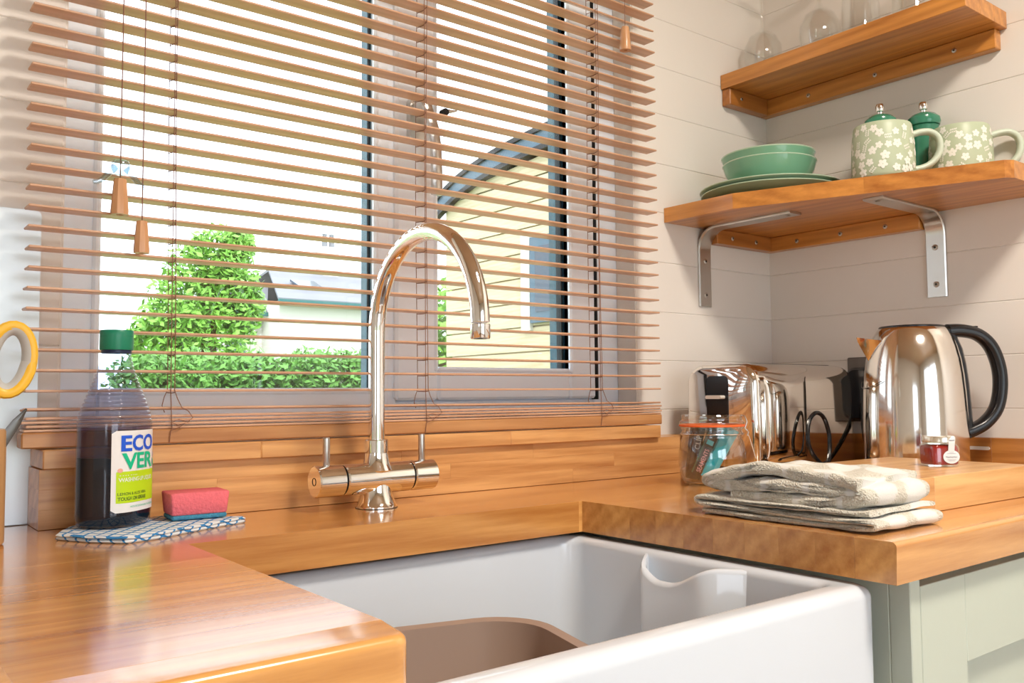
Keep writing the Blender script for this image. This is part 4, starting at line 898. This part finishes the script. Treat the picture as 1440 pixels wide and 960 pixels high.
# ---------------------------------------------------------------- outside
gr = tag(B('ground', M['grass'], None, -60, 60, -60, 80, -1.75, -1.7, 0), kind='structure')
tag(B('bounce_slab', M['render'], None, -3, 4, -9, -2.05, -1.69, -1.0, 0), kind='structure')  # unseen pale slab, added so light bounced indoors stays neutral
def leaves(mb, n, cfun, size, seed):
    rnd = random.Random(seed)
    for _ in range(n):
        p = cfun(rnd); a, b_, c = (rnd.uniform(-1, 1) for _ in range(3)); u = Vector((a, b_, c)).normalized(); v = u.orthogonal().normalized(); s_ = size*rnd.uniform(.6, 1.3)
        mb.add([p-u*s_, p+v*s_*.5, p+u*s_, p-v*s_*.5], [(0, 1, 2, 3)])
    return mb
def clumpy(c, clumps):
    def f_(rnd):
        cc, r_ = rnd.choice(clumps); d = Vector((rnd.gauss(0, 1), rnd.gauss(0, 1), rnd.gauss(0, 1))).normalized()*r_*rnd.uniform(.55, 1)
        return Vector(cc)+d-Vector(c)
    return f_
def tree(label, base, spec, nleaf, size, seed, m_='leaf', nm='tree'):
    t = empty(nm, base, label, 'tree' if nm == 'tree' else 'hedge')
    b0 = Vector(base)
    MB().tube([(0, 0, 0), (.05, 0, max(.5, spec[0][0][2]-b0.z-.3))], [.14, .08], 8).build('trunk', M['bark'], t, True)
    leaves(MB(), nleaf, clumpy(base, spec), size, seed).build('foliage', M[m_], t)
    return t
def P3(u, v, y): return tuple(pxY(u, v, y))
tree('bright green leafy tree beside the white house', (pxY(290, 480, 11).x, 11, -1.7), [(P3(310, 360, 11), .42), (P3(285, 385, 11.2), .5), (P3(322, 405, 11), .42), (P3(262, 430, 11), .5), (P3(310, 450, 11), .5), (P3(240, 465, 11), .45), (P3(290, 485, 11), .6), (P3(215, 485, 11.3), .35), (P3(335, 345, 11), .22), (P3(330, 430, 11), .4)], 9000, .055, 2)
a, b_ = pxY(185, 502, 8.4), pxY(548, 497, 8.4); rnd = random.Random(11)
spec = [((a.x+(b_.x-a.x)*t/27+rnd.uniform(-.05, .05), 8.4+rnd.uniform(-.2, .2), a.z+(b_.z-a.z)*t/27-.15-rnd.uniform(0, .12)), rnd.uniform(.2, .3)) for t in range(28)]+[((a.x+(b_.x-a.x)*t/19, 8.4, a.z-.55), .4) for t in range(20)]
tree('low green hedge in front of the white house and the leafy tree', ((a.x+b_.x)/2, 8.4, -1.7), spec, 14000, .042, 12, 'leaf2', 'hedge')
a = pxX(622, 450, 4.1); tree('small bush beside the boarded hut', (a.x, a.y, -1.7), [((a.x, a.y, a.z), .35), ((a.x-.1, a.y+.1, a.z-.5), .5)], 1200, .06, 5, 'leaf', 'shrub')
# white house
def hb(n_, m_, par, x0, x1, y0, y1, z0, z1): return B(n_, m_, par, x0, x1, y0, y1, z0, z1, .0)
hs = empty('house', (8.4, 19, -1.7), 'white rendered house with slate roof and teal eaves beyond the hedge', 'house'); ho = Vector(hs.location)
hb('wall', M['render'], hs, 7.31, 11.2, 17, 21, -1.7, 2.08); hb('wall', M['render'], hs, 6.47, 7.31, 17.9, 21, -1.7, 1.84)
def roof(n_, pts, th=.06): 
    mb = MB(); lowr = [(x-ho.x, y-ho.y, z-ho.z) for x, y, z in pts]; mb.rings([lowr, [(x, y, z+th) for x, y, z in lowr]]); return mb.build(n_, M['slate'], hs)
rf = roof('roof', [(7.2, 16.8, 2.06), (11.3, 16.8, 2.06), (11.0, 19, 2.95), (7.9, 19, 2.95)]); roof('roof', [(7.2, 21.2, 2.06), (11.3, 21.2, 2.06), (11.0, 19, 2.95), (7.9, 19, 2.95)])
roof('roof', [(6.3, 17.6, 1.86), (7.3, 17.6, 1.86), (7.9, 19, 2.6), (6.9, 19, 2.6)])
hb('fascia', M['fascia'], hs, 7.2, 11.3, 16.76, 16.82, 2.0, 2.09); hb('fascia', M['fascia'], hs, 6.3, 7.3, 17.55, 17.6, 1.80, 1.88)
hb('garage_door', M['darkglass'], hs, 6.55, 6.95, 17.86, 17.9, -1.7, 1.35); hb('downpipe', M['render'], hs, 7.05, 7.13, 17.8, 17.88, -1.7, 1.8)
mb = MB(); lw = [(x-ho.x, y-ho.y, z-ho.z) for x, y, z in ((7.95, 17.50, 2.44), (8.5, 17.50, 2.44), (8.5, 17.95, 2.62), (7.95, 17.95, 2.62))]; mb.rings([lw, [(x, y-.02, z+.04) for x, y, z in lw]]).build('skylight', M['darkglass'], hs)
chm = hb('chimney', M['render'], hs, 9.15, 9.55, 18.8, 19.2, 2.7, 3.62); 
for dx in (.08, .26): MB().lathe([(.07, 0), (.055, .3), (.07, .32)], (9.2+dx-ho.x, 19-ho.y, 3.62-ho.z), 12).build('chimney_pot', M['slate'], chm, True)
mb = MB().prism([(9.6-ho.x, 2.09-ho.z), (11-ho.x, 2.09-ho.z), (10.3-ho.x, 2.95-ho.z)], 1, 16.9-ho.y, 18.5-ho.y).build('gable', M['slate'], hs)
h2 = empty('house', (3.9, 26, -1.7), 'pale distant house left of the leafy tree', 'house'); ho2 = Vector(h2.location)
hb('wall', M['render'], h2, 2.6, 5.2, 25, 28, -1.7, 2.3); mb = MB().prism([(25-ho2.y-.2, 2.3-ho2.z), (28-ho2.y+.2, 2.3-ho2.z), (26.5-ho2.y, 3.4-ho2.z)], 0, 2.5-ho2.x, 5.3-ho2.x).build('roof', M['slate'], h2)
for xx in (3.6, 4.0): hb('window', M['darkglass'], h2, xx, xx+.22, 24.96, 25, 1.0, 1.7)
# boarded hut with curved roof, seen through the opening sash
ht_ = empty('timber_hut', (3.3, 3.6, -1.7), 'pale timber clad hut with curved blue-grey roof edge outside the window', 'hut'); hq = Vector(ht_.location); HX = 3.2
arcp = [(y, z) for y, z in ((4.90, 1.36), (4.75, 1.425), (4.615, 1.477), (4.45, 1.52), (4.25, 1.556), (4.10, 1.576), (3.95, 1.590), (3.74, 1.605), (3.4, 1.618), (3.0, 1.61), (2.6, 1.57), (2.2, 1.49))]
def rz(y):
    for (ya, za), (yb, zb_) in zip(arcp, arcp[1:]):
        if yb <= y <= ya: return za+(zb_-za)*(ya-y)/(ya-yb)
    return arcp[-1][1] if y < arcp[-1][0] else arcp[0][1]
z = -1.2
while z < 1.62:
    # board spans where the roof line is above it
    ys = [2.2+i*.02 for i in range(130)]; ok = [y for y in ys if rz(y)-.05 > z+.01 and y <= 4.78]
    if ok:
        ya, yb = min(ok), max(ok); zt = min(z+.135, max(rz((ya+yb)/2)-.03, z+.02))
        top_a, top_b = min(z+.135, rz(ya)-.03), min(z+.135, rz(yb)-.03)
        MB().add([(HX-hq.x+dx, y-hq.y, zz_-hq.z) for dx in (0, .018) for y, zz_ in ((ya, z), (yb, z), (yb, max(z+.01, top_b)), ((ya+yb)/2, zt), (ya, max(z+.01, top_a)))], [(0, 1, 2, 3, 4), (9, 8, 7, 6, 5)]+[(i, i+5, (i+1) % 5+5, (i+1) % 5) for i in range(5)]).build('board', M['hutboard'], ht_)
    z += .144
hb('wall_core', M['hutboard'], ht_, HX+.018, HX+1.9, 2.25, 4.74, -1.3, 1.30)
hb('chassis', M['gasket'], ht_, HX+.1, HX+1.7, 2.4, 4.6, -1.7, -1.3)
rs = [[(HX-.05-hq.x, y-hq.y, z_+.05-hq.z), (HX+2.0-hq.x, y-hq.y, z_+.05-hq.z), (HX+2.0-hq.x, y-hq.y, z_+.02-hq.z), (HX-.05-hq.x, y-hq.y, z_+.02-hq.z)] for y, z_ in arcp]
MB().rings(rs).build('roof', M['gasket'], ht_)
rs = [[(HX-.035-hq.x, y-hq.y, z_+.02-hq.z), (HX-.005-hq.x, y-hq.y, z_+.02-hq.z), (HX-.005-hq.x, y-hq.y, z_-.075-hq.z), (HX-.035-hq.x, y-hq.y, z_-.075-hq.z)] for y, z_ in arcp]
MB().rings(rs).build('barge_board', M['hutroof'], ht_)
rs = [[(HX-.045-hq.x, y-hq.y, z_-.06-hq.z), (HX-.005-hq.x, y-hq.y, z_-.06-hq.z), (HX-.005-hq.x, y-hq.y, z_-.09-hq.z), (HX-.045-hq.x, y-hq.y, z_-.09-hq.z)] for y, z_ in arcp]
MB().rings(rs).build('drip_edge', M['gasket'], ht_)
fr = hb('window', M['hutroof'], ht_, HX-.03, HX+.0, 3.28, 3.88, .54, 1.03); 
MB().box(HX-.034-hq.x, HX-.031-hq.x, 3.33-hq.y, 3.83-hq.y, .60-hq.z, .97-hq.z).build('pane', M['darkglass'], fr)
hb('window_trim', M['render'], ht_, HX-.025, HX, 3.89, 3.97, .5, 1.07)
